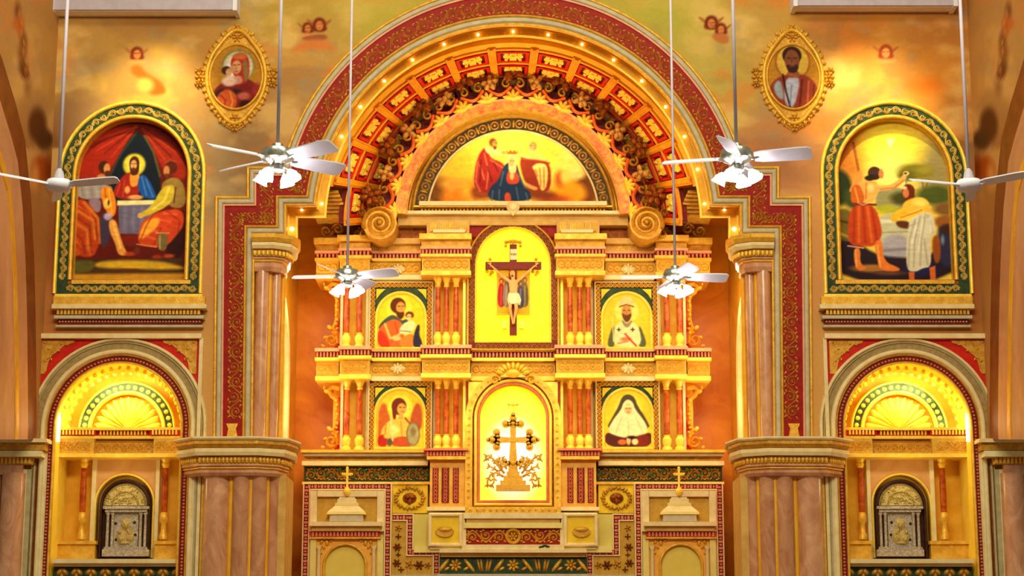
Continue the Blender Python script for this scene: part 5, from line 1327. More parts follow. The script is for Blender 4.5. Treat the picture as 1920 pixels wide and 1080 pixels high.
def ic_nun(X, Y_):
    c = Canvas(X, Y_, (248, 204, 46)); p, e, l = c.po, c.el, c.li
    e(1178, 766, 26, 26, (255, 222, 70), 3)
    p([(1178, 738), (1190, 744), (1196, 762), (1210, 782), (1222, 808), (1134, 808), (1148, 782), (1160, 762), (1166, 744)], (80, 70, 50), 1.4)
    p([(1178, 748), (1187, 754), (1191, 768), (1206, 786), (1217, 808), (1200, 818), (1178, 822), (1154, 820), (1138, 808), (1150, 786), (1165, 768), (1169, 754)], (246, 232, 170), 1.4)
    for q in (((1166, 782), (1154, 812)), ((1192, 782), (1204, 810)), ((1178, 790), (1178, 816))): l(q, 1.8, (222, 200, 130), 1.4)
    e(1178, 767, 7.5, 10.5, (244, 198, 120), 1.2); l([(1172, 762), (1184, 762)], 2, (250, 236, 180), 1); l([(1173.5, 766), (1176, 766)], 1.2, (96, 54, 30)); l([(1180, 766), (1182.5, 766)], 1.2, (96, 54, 30)); l([(1176, 773), (1180, 773)], 1.3, (200, 80, 50)); l([(1178, 766), (1178, 770)], .9, (190, 130, 70))
    p([(1134, 808), (1156, 818), (1178, 822), (1200, 818), (1222, 808), (1222, 840), (1134, 840)], (84, 38, 30), 1.4); p([(1184, 820), (1216, 812), (1218, 838), (1190, 838)], (124, 40, 30), 2)
    e(1166, 829, 8, 5, (220, 110, 56), 1.4); e(1178, 826, 4, 8, (236, 190, 120), 1.3); e(1190, 828, 6, 6, (240, 214, 140), 1.4); e(1184, 820, 9, 3, (50, 26, 30), 1.4); c.strokes(7, .08, 6, 4); return c
def icon(cx, cy, yt, yb, paint, lab):
    """cx,cy centre of the arched head; yt,yb top and foot of the square frame"""
    global S
    Y = 3.55; t = thing('framed_icon', cx, yb, Y, lab, 'icon'); k = kk(Y)
    q = [(cx - 53, yb - 4), (cx - 53, yt + 4), (cx + 53, yt + 4), (cx + 53, yb - 4)]
    pb(t, 'green_ground', green, cx - 56, cx + 56, yt + 2, yb - 1, Y, Y + .18)
    mb = MB(); mb.sweep(PP(q, Y, cy), flat(-4, 4, 3, Y), True); obj('dark_band', mb, redd, t)
    ro = bosses(q + q[:1], 0, 8.2, 3.3, 3, Y - .035, cy, ringed=True); obj('rosettes', ro, gold_b, t, kind='stuff')
    mb = MB(); mb.sweep(PP(q, Y, cy), bead(4, 7.5, 5, Y), True); obj('outer_molding', mb, cream, t)
    hd = tomb(cx, cy, 43, yb - 8, 22); cl = hd
    mb = MB(); mb.sweep(PP(hd, Y, cy), bead(0, 6, 6, Y), True); obj('arch_rim', mb, gold_b, t)
    for s_ in (-1, 1):
        m2 = MB(); m2.pprism([(cx + s_ * 47, yt + 11), (cx + s_ * 47, yt + 30), (cx + s_ * 40, yt + 20), (cx + s_ * 30, yt + 11)][::s_], Y - .04, Y, cy); obj('spandrel_inlay', m2, yelp, t)
    def ins(X, Y_): return in_tomb(X, Y_, cx, cy, 44, yb - 7)
    picture('painted_panel', cx - 44, cx + 44, cy - 44, yb - 7, Y - .02, 1.0, paint, ins, canvas_m, t, ref=cy)
icon(752, 595, 531, 659, ic_elder, 'arched icon of a bearded man in a red robe holding a child')
icon(1175, 595, 531, 659, ic_bishop, 'arched icon of a bearded bishop in a cream cap and robe')
icon(750, 775, 716, 846, ic_angel, 'arched icon of a winged figure with sword and round shield')
icon(1177, 775, 716, 846, ic_nun, 'arched icon of a nun in a dark veil and white wimple')

# ---------------------------------------------- tympanum
def ty(X, Y_):
    c = Canvas(X, Y_, (252, 222, 70)); p, e, l = c.po, c.el, c.li
    e(962, 262, 60, 22, (255, 244, 90), 14); e(850, 320, 40, 40, (246, 196, 50), 16); e(1075, 320, 36, 46, (250, 226, 96), 12)
    e(826, 362, 26, 28, (120, 72, 22), 8); e(858, 372, 30, 24, (236, 140, 30), 7); e(884, 356, 20, 22, (244, 176, 48), 8); e(845, 345, 20, 12, (240, 170, 60), 6)
    e(1098, 356, 26, 34, (124, 68, 22), 8); e(1066, 362, 32, 24, (246, 166, 28), 6); e(1080, 325, 16, 12, (250, 230, 120), 5); e(1050, 335, 10, 14, (206, 100, 30), 5); e(1060, 332, 9, 12, (252, 220, 90), 4); e(1036, 374, 30, 10, (190, 80, 24), 5)
    e(1080, 290, 20, 10, (255, 236, 120), 6); e(1092, 286, 12, 3, (190, 120, 40), 3)
    # left robed figure
    p([(880, 350), (912, 340), (930, 360), (920, 376), (884, 376)], (150, 70, 28), 4, .7); p([(888, 336), (893, 300), (906, 276), (916, 280), (918, 296), (944, 305), (950, 322), (930, 345), (920, 362), (902, 360), (890, 350)], (170, 42, 34), 2)
    for q in (((896, 304), (892, 340), (900, 358)), ((908, 288), (916, 320), (912, 354)), ((920, 300), (942, 314)), ((900, 310), (908, 336))): l(q, 2.6, (222, 116, 76), 1.5)
    for q in (((902, 300), (900, 340)), ((914, 312), (922, 340)), ((926, 306), (934, 322))): l(q, 2.2, (110, 22, 18), 1.5)
    p([(908, 272), (922, 278), (944, 284), (946, 291), (926, 293), (910, 286)], (244, 226, 140), 1.4); e(924, 267, 7, 8, (150, 90, 40), 1.8); e(928, 270, 5, 6, (226, 164, 88), 1); p([(924, 274), (932, 274), (930, 281), (925, 280)], (130, 80, 44), 1); l([(927, 268), (931, 268)], 1.1, (80, 44, 24), .8); e(945, 286, 5, 3, (230, 170, 90), 1.4)
    # right robed figure
    p([(975, 345), (1010, 350), (1046, 362), (1040, 376), (990, 376)], (132, 60, 24), 4, .7); p([(972, 300), (986, 292), (1010, 294), (1032, 306), (1034, 345), (1026, 362), (1000, 356), (984, 344)], (150, 52, 26), 2)
    p([(976, 292), (1004, 284), (1022, 292), (1030, 304), (1000, 298), (980, 300)], (250, 214, 100), 2); p([(996, 312), (1012, 304), (1028, 310), (1026, 350), (1016, 360), (1010, 345), (1004, 322)], (244, 212, 110), 1.6)
    for q in (((1012, 316), (1014, 350)), ((1020, 314), (1020, 352)), ((1004, 318), (1008, 330))): l(q, 2, (176, 110, 40), 1.4)
    l([(978, 296), (1000, 303), (1030, 306)], 2.6, (160, 50, 40), 1.5); e(1000, 274, 7, 8, (196, 150, 70), 2); e(997, 275, 5, 6, (238, 186, 108), 1); p([(993, 279), (1001, 279), (999, 286), (995, 286)], (214, 196, 150), 1); l([(994, 273), (998, 273)], 1.1, (90, 54, 30), .8); l([(962, 284), (984, 290)], 3, (240, 196, 110), 1.2); p([(982, 340), (998, 348), (1010, 352), (1004, 358), (990, 352)], (236, 170, 90), 1.5)
    # seated woman in blue
    e(960, 298, 14, 14, (250, 232, 110), 3)
    p([(951, 304), (942, 316), (934, 340), (918, 350), (913, 378), (998, 378), (994, 360), (982, 350), (974, 326), (969, 306)], (34, 54, 84), 1.8)
    for q in (((944, 322), (938, 348)), ((974, 330), (984, 352)), ((924, 358), (922, 376)), ((986, 362), (990, 376)), ((968, 352), (972, 374)), ((936, 356), (936, 374))): l(q, 2.2, (76, 110, 130), 1.5)
    p([(952, 318), (968, 318), (976, 340), (966, 346), (948, 344)], (204, 76, 44), 1.5); p([(946, 362), (956, 360), (960, 380), (946, 380)], (206, 82, 44), 1.5); e(960, 330, 4, 7, (244, 190, 120), 1.4)
    p([(953, 306), (954, 294), (960, 290), (967, 295), (969, 318), (965, 326), (954, 324)], (226, 206, 130), 1.4); e(960, 304, 4.6, 7.5, (232, 176, 100), 1.1)
    l([(957, 302), (959, 302)], .9, (90, 50, 30)); l([(961.5, 302), (963.5, 302)], .9, (90, 50, 30))
    p([(950, 282), (953, 286), (957, 281), (961, 285), (965, 281), (968, 286), (971, 282), (969, 289), (951, 289)], (176, 104, 30), 1, smooth=0)
    c.strokes(9, .1, 9, 5); return c
def tympanum():
    t = thing('tympanum_painting', 962, 398, 3.3, 'half-round painting of a woman in blue crowned by two robed figures', 'painting')
    Y = 3.45; cx, cy = 962, 405
    A = lambda r: arc(cx, cy, r, 180, 0, 48)
    for nm, a, b, h, m, rd in (('pale_fillet', 0, 4, 5, cream, 1), ('dark_band', 4, 26, 2.5, green_o, 0), ('gold_molding', 26, 33, 10, gold_d, 1), ('gold_molding', 33, 42, 7, gold, 1)):
        obj(nm, mould(A(158), [bead(a, b, h, Y) if rd else flat(a, b, h, Y)], Y, 330), m, t)
    def f(x, z, a, i):
        m_ = MB(); k = kk(Y); m_.ring(x, z, 7 * k, 1.8 * k, Y - .03, 3 * k, 14); m_.dome(x, z, 3.2 * k, 3.2 * k, Y - .03, 3.5 * k, 7); obj('rosette', m_, gold_o, t)
    along(A(158), 15, 20.5, f, Y, 330)
    mb = MB(); 
    def g(x, z, a, i):
        m_ = mb; k = kk(Y); m_.dome(x, z, 2.5 * k, 8 * k, Y - .03, 2.5 * k, 6, a)
    along(A(158), 15, 20.5, g, Y, 330, start=0.02); obj('leaf_bars', mb, gold_d, t, kind='stuff')
    def ins(X, Y_): return ((X - cx) ** 2 + (Y_ - cy) ** 2 < 159 ** 2)
    picture('painted_panel', cx - 160, cx + 160, 246, 382, Y + .02, 1.15, ty, ins, canvas_m, t, ref=330)
    pb(t, 'sill', cream, 786, 1138, 377, 385, 3.1, 3.6); pb(t, 'sill_molding', gold, 776, 1148, 385, 388, 3.15, 3.6)
    pb(t, 'fret_panel', brown, 784, 1140, 388, 399, 3.3, 3.6); mb = blocks([(788, 393), (946, 393)], 0, 6.5, 3.2, 7, 2.5, 3.3); m2 = blocks([(978, 393), (1136, 393)], 0, 6.5, 3.2, 7, 2.5, 3.3); mb.add(m2.v, m2.f); obj('fret', mb, gold_d, t, kind='stuff')
    mb = MB(); x, z = U(962, 388, 3.05); mb.dome(x, z, .14, .13, 3.05, .1, 12); mb.prism([(x - .12, z - .03), (x, z - .2), (x + .12, z - .03)], 3.0, 3.08); mb.box(x - .1, x + .1, 3.04, 3.4, z - .08, z + .08); obj('heart_boss', mb, cream, t)
green_o = mat('olive_dark_paint', (54, 46, 18), (78, 66, 26), .5, 0, 8, .2)
gold_o = mat('worn_gold', (184, 128, 56), (212, 160, 84), .4, .2, 12, .3)
tympanum()

# ---------------------------------------------- carved openwork crest round the tympanum
def crest():
    t = thing('carved_crest', 962, 440, 3.1, 'openwork gilded crest of star leaves and bronze flowers arching over the half-round painting', 'carving')
    Y = 2.95; cx, cy = 962, 405; kq = kk(Y)
    obj('crest_body', MB().sweep(PP(arc(cx, cy, 200, 179, 1, 60), Y, 330), [(-2 * kq, 3.6), (-2 * kq, Y + .03), (20 * kq, Y + .03), (20 * kq, 3.7)]), gold_d, t)
    obj('coral_backing', mould(arc(cx, cy, 200, 179, 1, 60), [flat(0, 18, 3, Y)], Y, 330), mottle, t)
    obj('rose_fillet', mould(arc(cx, cy, 200, 179, 1, 60), [bead(17, 21, 6, Y)], Y, 330), pink, t)
    obj('amber_ground', mould(arc(cx, cy, 200, 179, 1, 60), [flat(19, 48, 1, Y + .25)], Y + .25, 330), redd, t)
    k = kk(Y)
    def star(a):
        m_ = MB(); c = PP([arc(cx, cy, 219, a, a + .01, 1)[0]], Y, 330)[0]
        for j in range(5): b = R(a) + R(-80 + 40 * j); m_.dome(c[0] + math.cos(b) * 9 * k, c[1] + math.sin(b) * 9 * k, 12.5 * k, 4.8 * k, Y - .04, .1, 6, b)
        m_.dome(c[0], c[1], 5 * k, 5 * k, Y - .04, .1, 6); obj('star_leaf', m_, gold_b, t)
    for i in range(-7, 8):
        star(90 + i * 12.6)
    for i in range(-8, 8):
        a0 = 90 + i * 12.6; 
        m_ = MB(); L = [];
        for j in range(13): u = j / 12; a = a0 + 1 + u * 10.6; r = 240 - 13 * math.sin(math.pi * u); L.append(arc(cx, cy, r, a, a + .01, 1)[0])
        m_.ribbon(PP(L, Y, 330), 3.4 * k, Y - .06, .09); obj('swag', m_, coral, t)
        m_ = MB()
        for sg in (-1, 1):
            L = []
            ac = a0 + 6.3 + sg * 3.4; c = arc(cx, cy, 246, ac, ac + .01, 1)[0]
            for j in range(16): u = j / 15; an = R(ac + 90 * sg) - sg * R(60 + 420 * u); r = 9.5 * (1 - .8 * u); L.append((c[0] + r * math.cos(an), c[1] - r * math.sin(an)))
            m_.ribbon(PP(L, Y, 330), 2.2 * k, Y - .08, .09)
        obj('scroll_pair', m_, gold, t, kind='stuff')
    rr = random.Random(5)
    for i in range(-9, 10):
        big = i % 2 == 0; a = 90 + i * 10.3
        if a < 0 or a > 180: continue
        r = 267 if big else 250
        c = PP([arc(cx, cy, r, a, a + .01, 1)[0]], Y, 330)[0]; m_ = MB(); Rr = (21 if big else 16) * k; Yf = Y - .16
        n = 6 if big else 5
        for j in range(n):
            b = 2 * math.pi * j / n + rr.random(); m_.dome(c[0] + math.cos(b) * Rr * .6, c[1] + math.sin(b) * Rr * .6, Rr * .5, Rr * .34, Yf, .1, 7, b)
        m_.dome(c[0], c[1], Rr * .4, Rr * .4, Yf - .02, .14, 8)
        m_.tube([(c[0], Yf + .02, c[1]), ((c[0]) * .985, Y + .1, c[1] - .05)], .03, 6)
        obj('flower', m_, bronze if big else gold_o, t)
    for sg in (-1, 1):
        m_ = MB()
        for (dx, dy, r, s0) in ((232, 0, 14, 0), (246, 12, 10, 90), (226, 22, 11, 180), (262, -8, 9, 30), (252, 26, 9, 140), (250, -30, 10, 60), (272, 18, 10, 0), (278, 36, 9, 200), (262, 40, 8, 100), (284, -4, 8, 240)):
            L = []
            for j in range(18): u = j / 17; an = R(s0 - 480 * u); q = r * (1 - .8 * u); L.append((cx + sg * (dx + q * math.cos(an)), cy + dy - q * math.sin(an)))
            m_.ribbon(PP(L, Y, 400), 2.6 * k, Y - .05, .1)
        obj('end_scrolls', m_, gold_d, t)
crest()

# ---------------------------------------------- panel of the crucifix
t = thing('backlit_niche', 962, 656, 3.2, 'tall arched niche glowing plain yellow behind the crucifix', 'niche')
Y = 3.3; cx, cy = 962, 497; hd = tomb(cx, cy, 70, 642, 30)
mb = MB(); mb.sweep(PP(hd, Y, 560), flat(2, 13, 3, Y), True); obj('dark_band', mb, redd, t)
mb = MB(); mb.sweep(PP(hd, Y, 560), bead(-2, 2, 6, Y), True); mb2 = MB(); mb2.sweep(PP(hd, Y, 560), bead(12.5, 16.5, 8, Y), True); obj('inner_fillet', mb, gold_b, t); obj('outer_molding', mb2, gold, t)
obj('rosettes', bosses(hd + hd[:1], 7.5, 9.4, 3.8, 3, Y - .035, 560, ringed=True), gold_o, t, kind='stuff')
mb = MB(); mb.prism(PP(tomb(cx, cy, 71, 643, 30), Y, 560), Y + .08, Y + .3); obj('glowing_panel', mb, panel_y, t)

def saints(X, Y_):
    c = Canvas(X, Y_, (236, 176, 34)); p, e, l = c.po, c.el, c.li
    for (x, y, h, col, c2) in ((940, 524, 52, (176, 40, 34), (214, 80, 60)), (950, 520, 56, (150, 130, 110), (200, 170, 130)), (984, 522, 54, (122, 104, 54), (170, 150, 84)), (976, 528, 50, (90, 84, 110), (150, 130, 150))):
        p([(x - 6, y + 12), (x, y + 5), (x + 6, y + 12), (x + 8, y + h), (x - 8, y + h)], col, 1.2); l([(x, y + 14), (x - 1, y + h - 4)], 1.8, c2, 1.2); l([(x + 4, y + 18), (x + 4, y + h - 4)], 1.2, tuple(v * .6 for v in col), 1)
        e(x, y + 3, 4.4, 5, col, 1); e(x, y + 3.5, 2.6, 3.6, (226, 166, 90), .8)
    return c
t = thing('crucifix', 962, 630, 3.1, 'dark red wooden crucifix with a pale figure, mounted on a gilded painted icon board', 'crucifix')
Yx = 3.1; k = kk(Yx)
ob = pb(t, 'icon_board', gold, 931, 994, 499, 589, Yx + .10, Yx + .2)
picture('painted_saints', 932, 993, 501, 587, Yx + .09, 1.0, saints, None, canvas_m, ob)
pb(t, 'cross_shaft', wood, 955.5, 969, 458, 628, Yx, Yx + .1); pb(t, 'cross_beam', wood, 910, 1015, 491, 504.5, Yx - .01, Yx + .09)
pl = pb(t, 'title_plaque', cream_w if 'cream_w' in globals() else cream, 956.5, 969.5, 467, 487, Yx - .03, Yx)
cu = bpy.data.curves.new('title_text', 'FONT'); cu.body = 'INRI'; cu.size = .07; cu.align_x = 'CENTER'; cu.align_y = 'CENTER'; cu.extrude = .003
tx = bpy.data.objects.new('title_text', cu); C.objects.link(tx)
deps = bpy.context.evaluated_depsgraph_get(); me = bpy.data.meshes.new_from_object(tx.evaluated_get(deps)); bpy.data.objects.remove(tx)
me.materials.clear(); me.materials.append(dark); tx = bpy.data.objects.new('title_text', me); C.objects.link(tx); tx.parent = pl
x, z = U(963, 477, Yx - .04); l0 = rootloc(pl); tx.location = (x - l0.x, Yx - .035 - l0.y, z - l0.z); tx.rotation_euler = (R(90), R(0), 0)
# gilded ends
def endc(px, py, L):
    mb = MB()
    for dx, dy, r in L: x, z = U(px + dx, py + dy, Yx + .1); mb.dome(x, z, r * k, r * k, Yx + .12, .06, 9)
    obj('gilt_finial', mb, gold, t, kind='stuff')
endc(962, 458, [(-13, -4, 4), (0, -5, 5), (13, -4, 4), (-6, -5, 4), (6, -5, 4), (-14, 3, 3), (14, 3, 3)])
for sg in (-1, 1): endc(962 + sg * 43, 498, [(0, -12, 3.5), (-6, 11, 3.5), (3, 12, 4), (0, 17, 3)]); pb(t, 'shadow_tab', gold_b, 962 + sg * 16 - 4, 962 + sg * 16 + 4, 600, 616, Yx + .05, Yx + .2)  # the two tabs are faint shadow squares, built as small gold boxes
def figure(t):
    Yb = Yx - .08
    def q(px, py, dy=0): x, z = U(px, py, Yb); return (x, Yb + dy, z)
    V = [q(962.5, 556), q(962.5, 545), q(962, 532, -.02), q(962, 524, -.03), q(961, 515, -.06), q(960.5, 508, -.06),
         q(956, 528), q(941, 516), q(924, 500, .04), q(920, 496, .05), q(969, 528), q(984, 515), q(1000, 500, .04), q(1005, 496, .05),
         q(958, 562), q(956, 580, -.06), q(961, 600, 0), q(962, 609, -.06), q(967, 562), q(968, 580, -.07), q(964, 600, -.01), q(963.5, 608, -.08)]
    E = [(0, 1), (1, 2), (2, 3), (3, 4), (4, 5), (2, 6), (6, 7), (7, 8), (8, 9), (2, 10), (10, 11), (11, 12), (12, 13), (0, 14), (14, 15), (15, 16), (16, 17), (0, 18), (18, 19), (19, 20), (20, 21)]
    rad = [.095, .08, .105, .035, .06, .055, .05, .036, .024, .022, .05, .036, .024, .022, .066, .045, .028, .026, .066, .045, .028, .026]
    l0 = rootloc(t); me = bpy.data.meshes.new('figure_body'); me.from_pydata([tuple(Vector(v) - l0) for v in V], E, [])
    o = bpy.data.objects.new('figure_body', me); C.objects.link(o); o.parent = t; WL[o.name] = l0
    m = o.modifiers.new('skin', 'SKIN'); m.use_smooth_shade = True
    for i, r in enumerate(rad): me.skin_vertices[0].data[i].radius = (r, r * .8); me.skin_vertices[0].data[i].use_root = (i == 0)
    s_ = o.modifiers.new('sub', 'SUBSURF'); s_.levels = 2; s_.render_levels = 2
    dg = bpy.context.evaluated_depsgraph_get(); m2 = bpy.data.meshes.new_from_object(o.evaluated_get(dg)); o.modifiers.clear(); o.data = m2; m2.materials.clear(); m2.materials.append(skin); m2.shade_smooth()
    mb = MB()   # fingers
    for sg, hx, hy in ((-1, 920, 496), (1, 1005, 496)):
        for j in range(4):
            p = Vector(q(hx, hy, .03)); a = R(150 - j * 22) if sg < 0 else R(30 + j * 22); d = Vector((math.cos(a), -.25, math.sin(a) * .8)); mb.tube([p, p + d * .045, p + d * .075 + Vector((0, -.02, -.005))], [.009, .008, .006], 6)
        a = R(250) if sg < 0 else R(290); d = Vector((math.cos(a) * .6, -.3, math.sin(a))); mb.tube([p, p + d * .05], [.01, .007], 6)
    obj('fingers', mb, skin, o)
    c = q(961, 513, -.05); mb = MB(); mb.ball(c[0], c[1] + .03, c[2] + .02, .07, .06, .085, 12, 8); mb.tube([(c[0] - .05, c[1] + .02, c[2]), (c[0] - .065, c[1] + .01, c[2] - .12)], [.03, .014], 8); mb.tube([(c[0] + .05, c[1] + .02, c[2]), (c[0] + .062, c[1] + .01, c[2] - .12)], [.03, .014], 8); obj('hair', mb, brown, o, smooth=True)
    mb = MB(); mb.ball(c[0] - .004, c[1] - .02, c[2] - .055, .03, .03, .035, 10, 6); obj('beard', mb, brown, o, smooth=True)
    mb = MB(); [mb.ball(c[0] + s2 * .02, c[1] - .045, c[2] + .004, .008, seg=6, rings=4) for s2 in (-1, 1)]; obj('eyes', mb, dark, o)
    mb = MB(); mb.ball(c[0], c[1] - .055, c[2] - .012, .009, .014, .02, 6, 4); obj('nose', mb, skin, o)
    x, y, z = q(962.5, 558); pr = []
    mb = MB(); n = 20; rows = [(.10, .075, .10), (.115, .09, .04), (.12, .095, -.04), (.105, .085, -.13)]; vs = []
    for rx, ry, dz in rows:
        for j in range(n): a = 2 * math.pi * j / n; f_ = 1 + .07 * math.sin(a * 5 + dz * 20); vs.append((x + rx * f_ * math.cos(a), y + ry * f_ * math.sin(a) - .01, z + dz + .02 * math.sin(a)))
    fs = [(i * n + j, i * n + (j + 1) % n, (i + 1) * n + (j + 1) % n, (i + 1) * n + j) for i in range(3) for j in range(n)]
    mb.add(vs, fs); mb.tube([(x + .09, y - .05, z + .06), (x + .13, y - .03, z - .06), (x + .12, y - .02, z - .16)], [.03, .035, .02], 8); obj('loincloth', mb, cloth, o, smooth=True)
figure(t)

# ---------------------------------------------- lower arched light niche with the budded cross
t = thing('light_niche', 962, 950, 3.0, 'lower arched niche glowing white to yellow behind the gilded budded cross', 'niche')
Y = 3.0; cx, cy = 962, 784; hd = tomb(cx, cy, 62, 938, 32)
for nm, a, b, h, m in (('coral_fillet', 0, 5, 4, coral_p), ('cream_molding', 5, 11, 8, gold_b), ('brown_line', 11, 14, 4, bronze), ('gold_border', 14, 27, 6, gold)):
    mb = MB(); mb.sweep(PP(hd, Y, 860), bead(a, b, h, Y) if a != 14 else flat(a, b, h, Y), True); obj(nm, mb, m, t)
obj('pearls', bosses(tomb(cx, cy, 62, 938, 32), 21, 12, 3.4, 3, Y - .06, 860, fl=True), gold_b, t, kind='stuff')
for sg in (-1, 1):
    m2 = MB(); m2.pprism([(cx + sg * 87, 716), (cx + sg * 87, 760), (cx + sg * 76, 742), (cx + sg * 60, 722), (cx + sg * 50, 716)][::sg], Y + .2, Y + .4, 740); obj('spandrel', m2, gold_b, t)
    mb = MB(); mb.pbox(cx + sg * 87 - (3 if sg > 0 else 0), cx + sg * 87 + (0 if sg > 0 else 3), 716, 762, Y + .18, Y + .3); obj('red_line', mb, red, t)
xg, zg = U(962, 850, Y + .2)
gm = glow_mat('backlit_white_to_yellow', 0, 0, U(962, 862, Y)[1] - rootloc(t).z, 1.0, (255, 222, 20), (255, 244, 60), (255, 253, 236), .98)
mb = MB(); mb.prism(PP(tomb(cx, cy, 63, 939, 32), Y, 860), Y + .22, Y + .4); obj('glowing_panel', mb, gm, t)
mb = MB(); k = kk(Y)
for j in range(9):
    a = R(20 + j * 17.5); x, z = PP([(cx + 26 * math.cos(a), 705 - 18 * math.sin(a))], Y - .1, 700)[0]; mb.dome(x, z, 9 * k, 4 * k, Y - .12, .1, 7, a)
x, z = U(cx, 700, Y - .1); mb.dome(x, z, 14 * k, 9 * k, Y - .12, .14, 10); mb.box(x - .25, x + .25, Y - .12, Y + .3, z - .08, z + .06); obj('shell_crown', mb, gold_b, t)
for sg in (-1, 1):
    mb = MB(); L = []
    for j in range(18): u = j / 17; an = R(90 + sg * 100 - sg * 480 * u); r = 9 * (1 - .8 * u); L.append((cx + sg * 34 + r * math.cos(an), 712 - r * math.sin(an)))
    mb.ribbon(PP(L, Y - .1, 700), 2.4 * k, Y - .08, .08); obj('crown_scroll', mb, gold_b, t)

t = thing('budded_cross', 962, 920, 2.95, 'gilded cross with budded arms on a stepped base, flanked by leaf sprays', 'cross')
Y = 2.95; k = kk(Y); cg = mat('shaded_gold', (214, 156, 40), (232, 178, 62), .4, .2, 10, .3)
def disc(mb, px, py, r, y0=Y, th=.07, n=14):
    x, z = U(px, py, Y); mb.prism([(x + r * k * math.cos(2 * math.pi * j / n), z + r * k * math.sin(2 * math.pi * j / n)) for j in range(n)], y0 - .01, y0 + th)
mb = MB(); mb.pprism([(956, 785), (968, 785), (967, 826), (971, 884), (953, 884), (957, 826)][::-1], Y, Y + .06, 840); obj('shaft', mb, cg, t)
mb = MB(); mb.pprism([(925, 818), (962, 820.5), (999, 818), (999, 831), (962, 828.5), (925, 831)][::-1], Y - .01, Y + .07, 824); obj('arm', mb, cg, t)
for L, nm in (([(962, 777, 4.5), (962, 785, 7), (948, 795, 7), (976, 795, 7), (955, 795, 5), (969, 795, 5), (962, 794, 7)], 'top_buds'), ([(924, 824.5, 8), (931, 811, 7), (931, 838, 7), (933, 818, 5), (933, 831, 5), (915, 824.5, 4)], 'arm_buds'), ([(1000, 824.5, 8), (993, 811, 7), (993, 838, 7), (991, 818, 5), (991, 831, 5), (1009, 824.5, 4)], 'arm_buds'), ([(946, 864, 5), (978, 864, 5), (952, 869, 5), (972, 869, 5), (962, 868, 9)], 'foot_buds')):
    mb = MB()
    for a, b, r in L: disc(mb, a, b, r); x, z = U(a, b, Y); mb.dome(x, z, r * .6 * k, r * .6 * k, Y - .01, .04, 8)
    obj(nm, mb, cg, t)
mb = MB(); mb.pprism([(960, 780), (962, 770), (964, 780)], Y, Y + .04, 775); obj('tip', mb, cg, t)
for a, b, c_, d in ((950, 974, 884, 892), (944, 980, 892, 901), (938, 986, 901, 909), (930, 994, 909, 918)):
    mb = MB(); mb.pbox(a, b, c_, d, Y - .12 - (c_ - 884) * .004, Y + .2); obj('step', mb, cg, t)
for sg in (-1, 1):
    for (L, hw) in (([(946, 888), (936, 876), (926, 862), (916, 854), (910, 856), (912, 864)], 1.8), ([(944, 894), (930, 886), (920, 890), (914, 902), (914, 914)], 1.8), ([(940, 880), (938, 866), (932, 860), (926, 868)], 1.6), ([(934, 884), (922, 876), (914, 874)], 1.4), ([(926, 890), (926, 904), (920, 914)], 1.4), ([(950, 880), (946, 872), (940, 868)], 1.6), ([(932, 874), (938, 858), (944, 860)], 1.4)):
        mb = MB(); pts = [(cx + sg * (cx - a), b) for a, b in L]; P3 = [U(a, b, Y) for a, b in pts]; mb.tube([(x, Y - .02, z) for x, z in P3], [hw * k * (1.3 - .5 * i / len(P3)) for i in range(len(P3))], 6)
        for i in range(1, len(P3)):
            (x0, z0), (x1, z1) = P3[i - 1], P3[i]; an = math.atan2(z1 - z0, x1 - x0)
            for q2 in (-1, 1): mb.dome((x0 + x1) / 2 + math.cos(an + q2 * .9) * 3.4 * k, (z0 + z1) / 2 + math.sin(an + q2 * .9) * 3.4 * k, 4.6 * k, 1.7 * k, Y - .01, .03, 6, an + q2 * .8)
        obj('leaf_spray', mb, cg, t, smooth=True)
t = thing('dove', 962, 760, 3.1, 'tiny pale gold dove hovering above the budded cross', 'dove'); mb = MB(); x, z = U(962, 760, 3.15); mb.ball(x, 3.12, z, .04, .05, .03, 8, 5)
mb.add([(x, 3.12, z), (x - .13, 3.1, z + .04), (x - .1, 3.12, z - .02)], [(0, 1, 2)]); mb.add([(x, 3.12, z), (x + .13, 3.1, z + .04), (x + .1, 3.12, z - .02)], [(0, 2, 1)]); mb.tube([(x, 3.12, z), (x, 3.3, z)], .008); obj('bird_body', mb, gold_b, t)
# ============================================================ altar front and tabernacles
def tiles(t, path, wd, Y, ref, nm='tile_band'):
    k = kk(Y); o = obj(nm, mould(path, [flat(-wd / 2, wd / 2, 1, Y)], Y, ref), redd, t)
    mb = MB(); P = Path(PP(path, Y, ref)); n = int(P.len / (5.8 * k)); g = P.len / n
    for i in range(n):
        q, tt = P.at((i + .5) * g); a = math.atan2(tt.y, tt.x); c, s_ = math.cos(a), math.sin(a)
        h = 2.2 * k; w_ = (wd / 2 - 1.2) * k
        if i % 2: pts = [(-h, -w_), (h, -w_), (h, w_), (-h, w_)]
        else: pts = [(-h, 0), (0, -w_), (h, 0), (0, w_)]
        mb.prism([(q.x + u * c - v * s_, q.y + u * s_ + v * c) for u, v in pts], Y - .035, Y)
    obj('tiles', mb, coral_p, t, kind='stuff')
    for d in (-wd / 2 - 1, wd / 2 + 1): obj('white_fillet', mould(path, [bead(d - 1.3, d + 1.3, 4, Y)], Y, ref), pinkw, t)
pinkw = mat('warm_white_paint', (244, 214, 150), (250, 226, 170), .5, 0, 6, .05)
cyel = mat('lemon_cream_plaster', (222, 200, 104), (236, 216, 124), .5, 0, 4, .08)
lime = mat('pale_lime_plaster', (206, 186, 84), (220, 200, 100), .5, 0, 3, .08)
och = mat('ochre_relief', (190, 142, 40), (208, 162, 58), .5, .05, 8, .2)
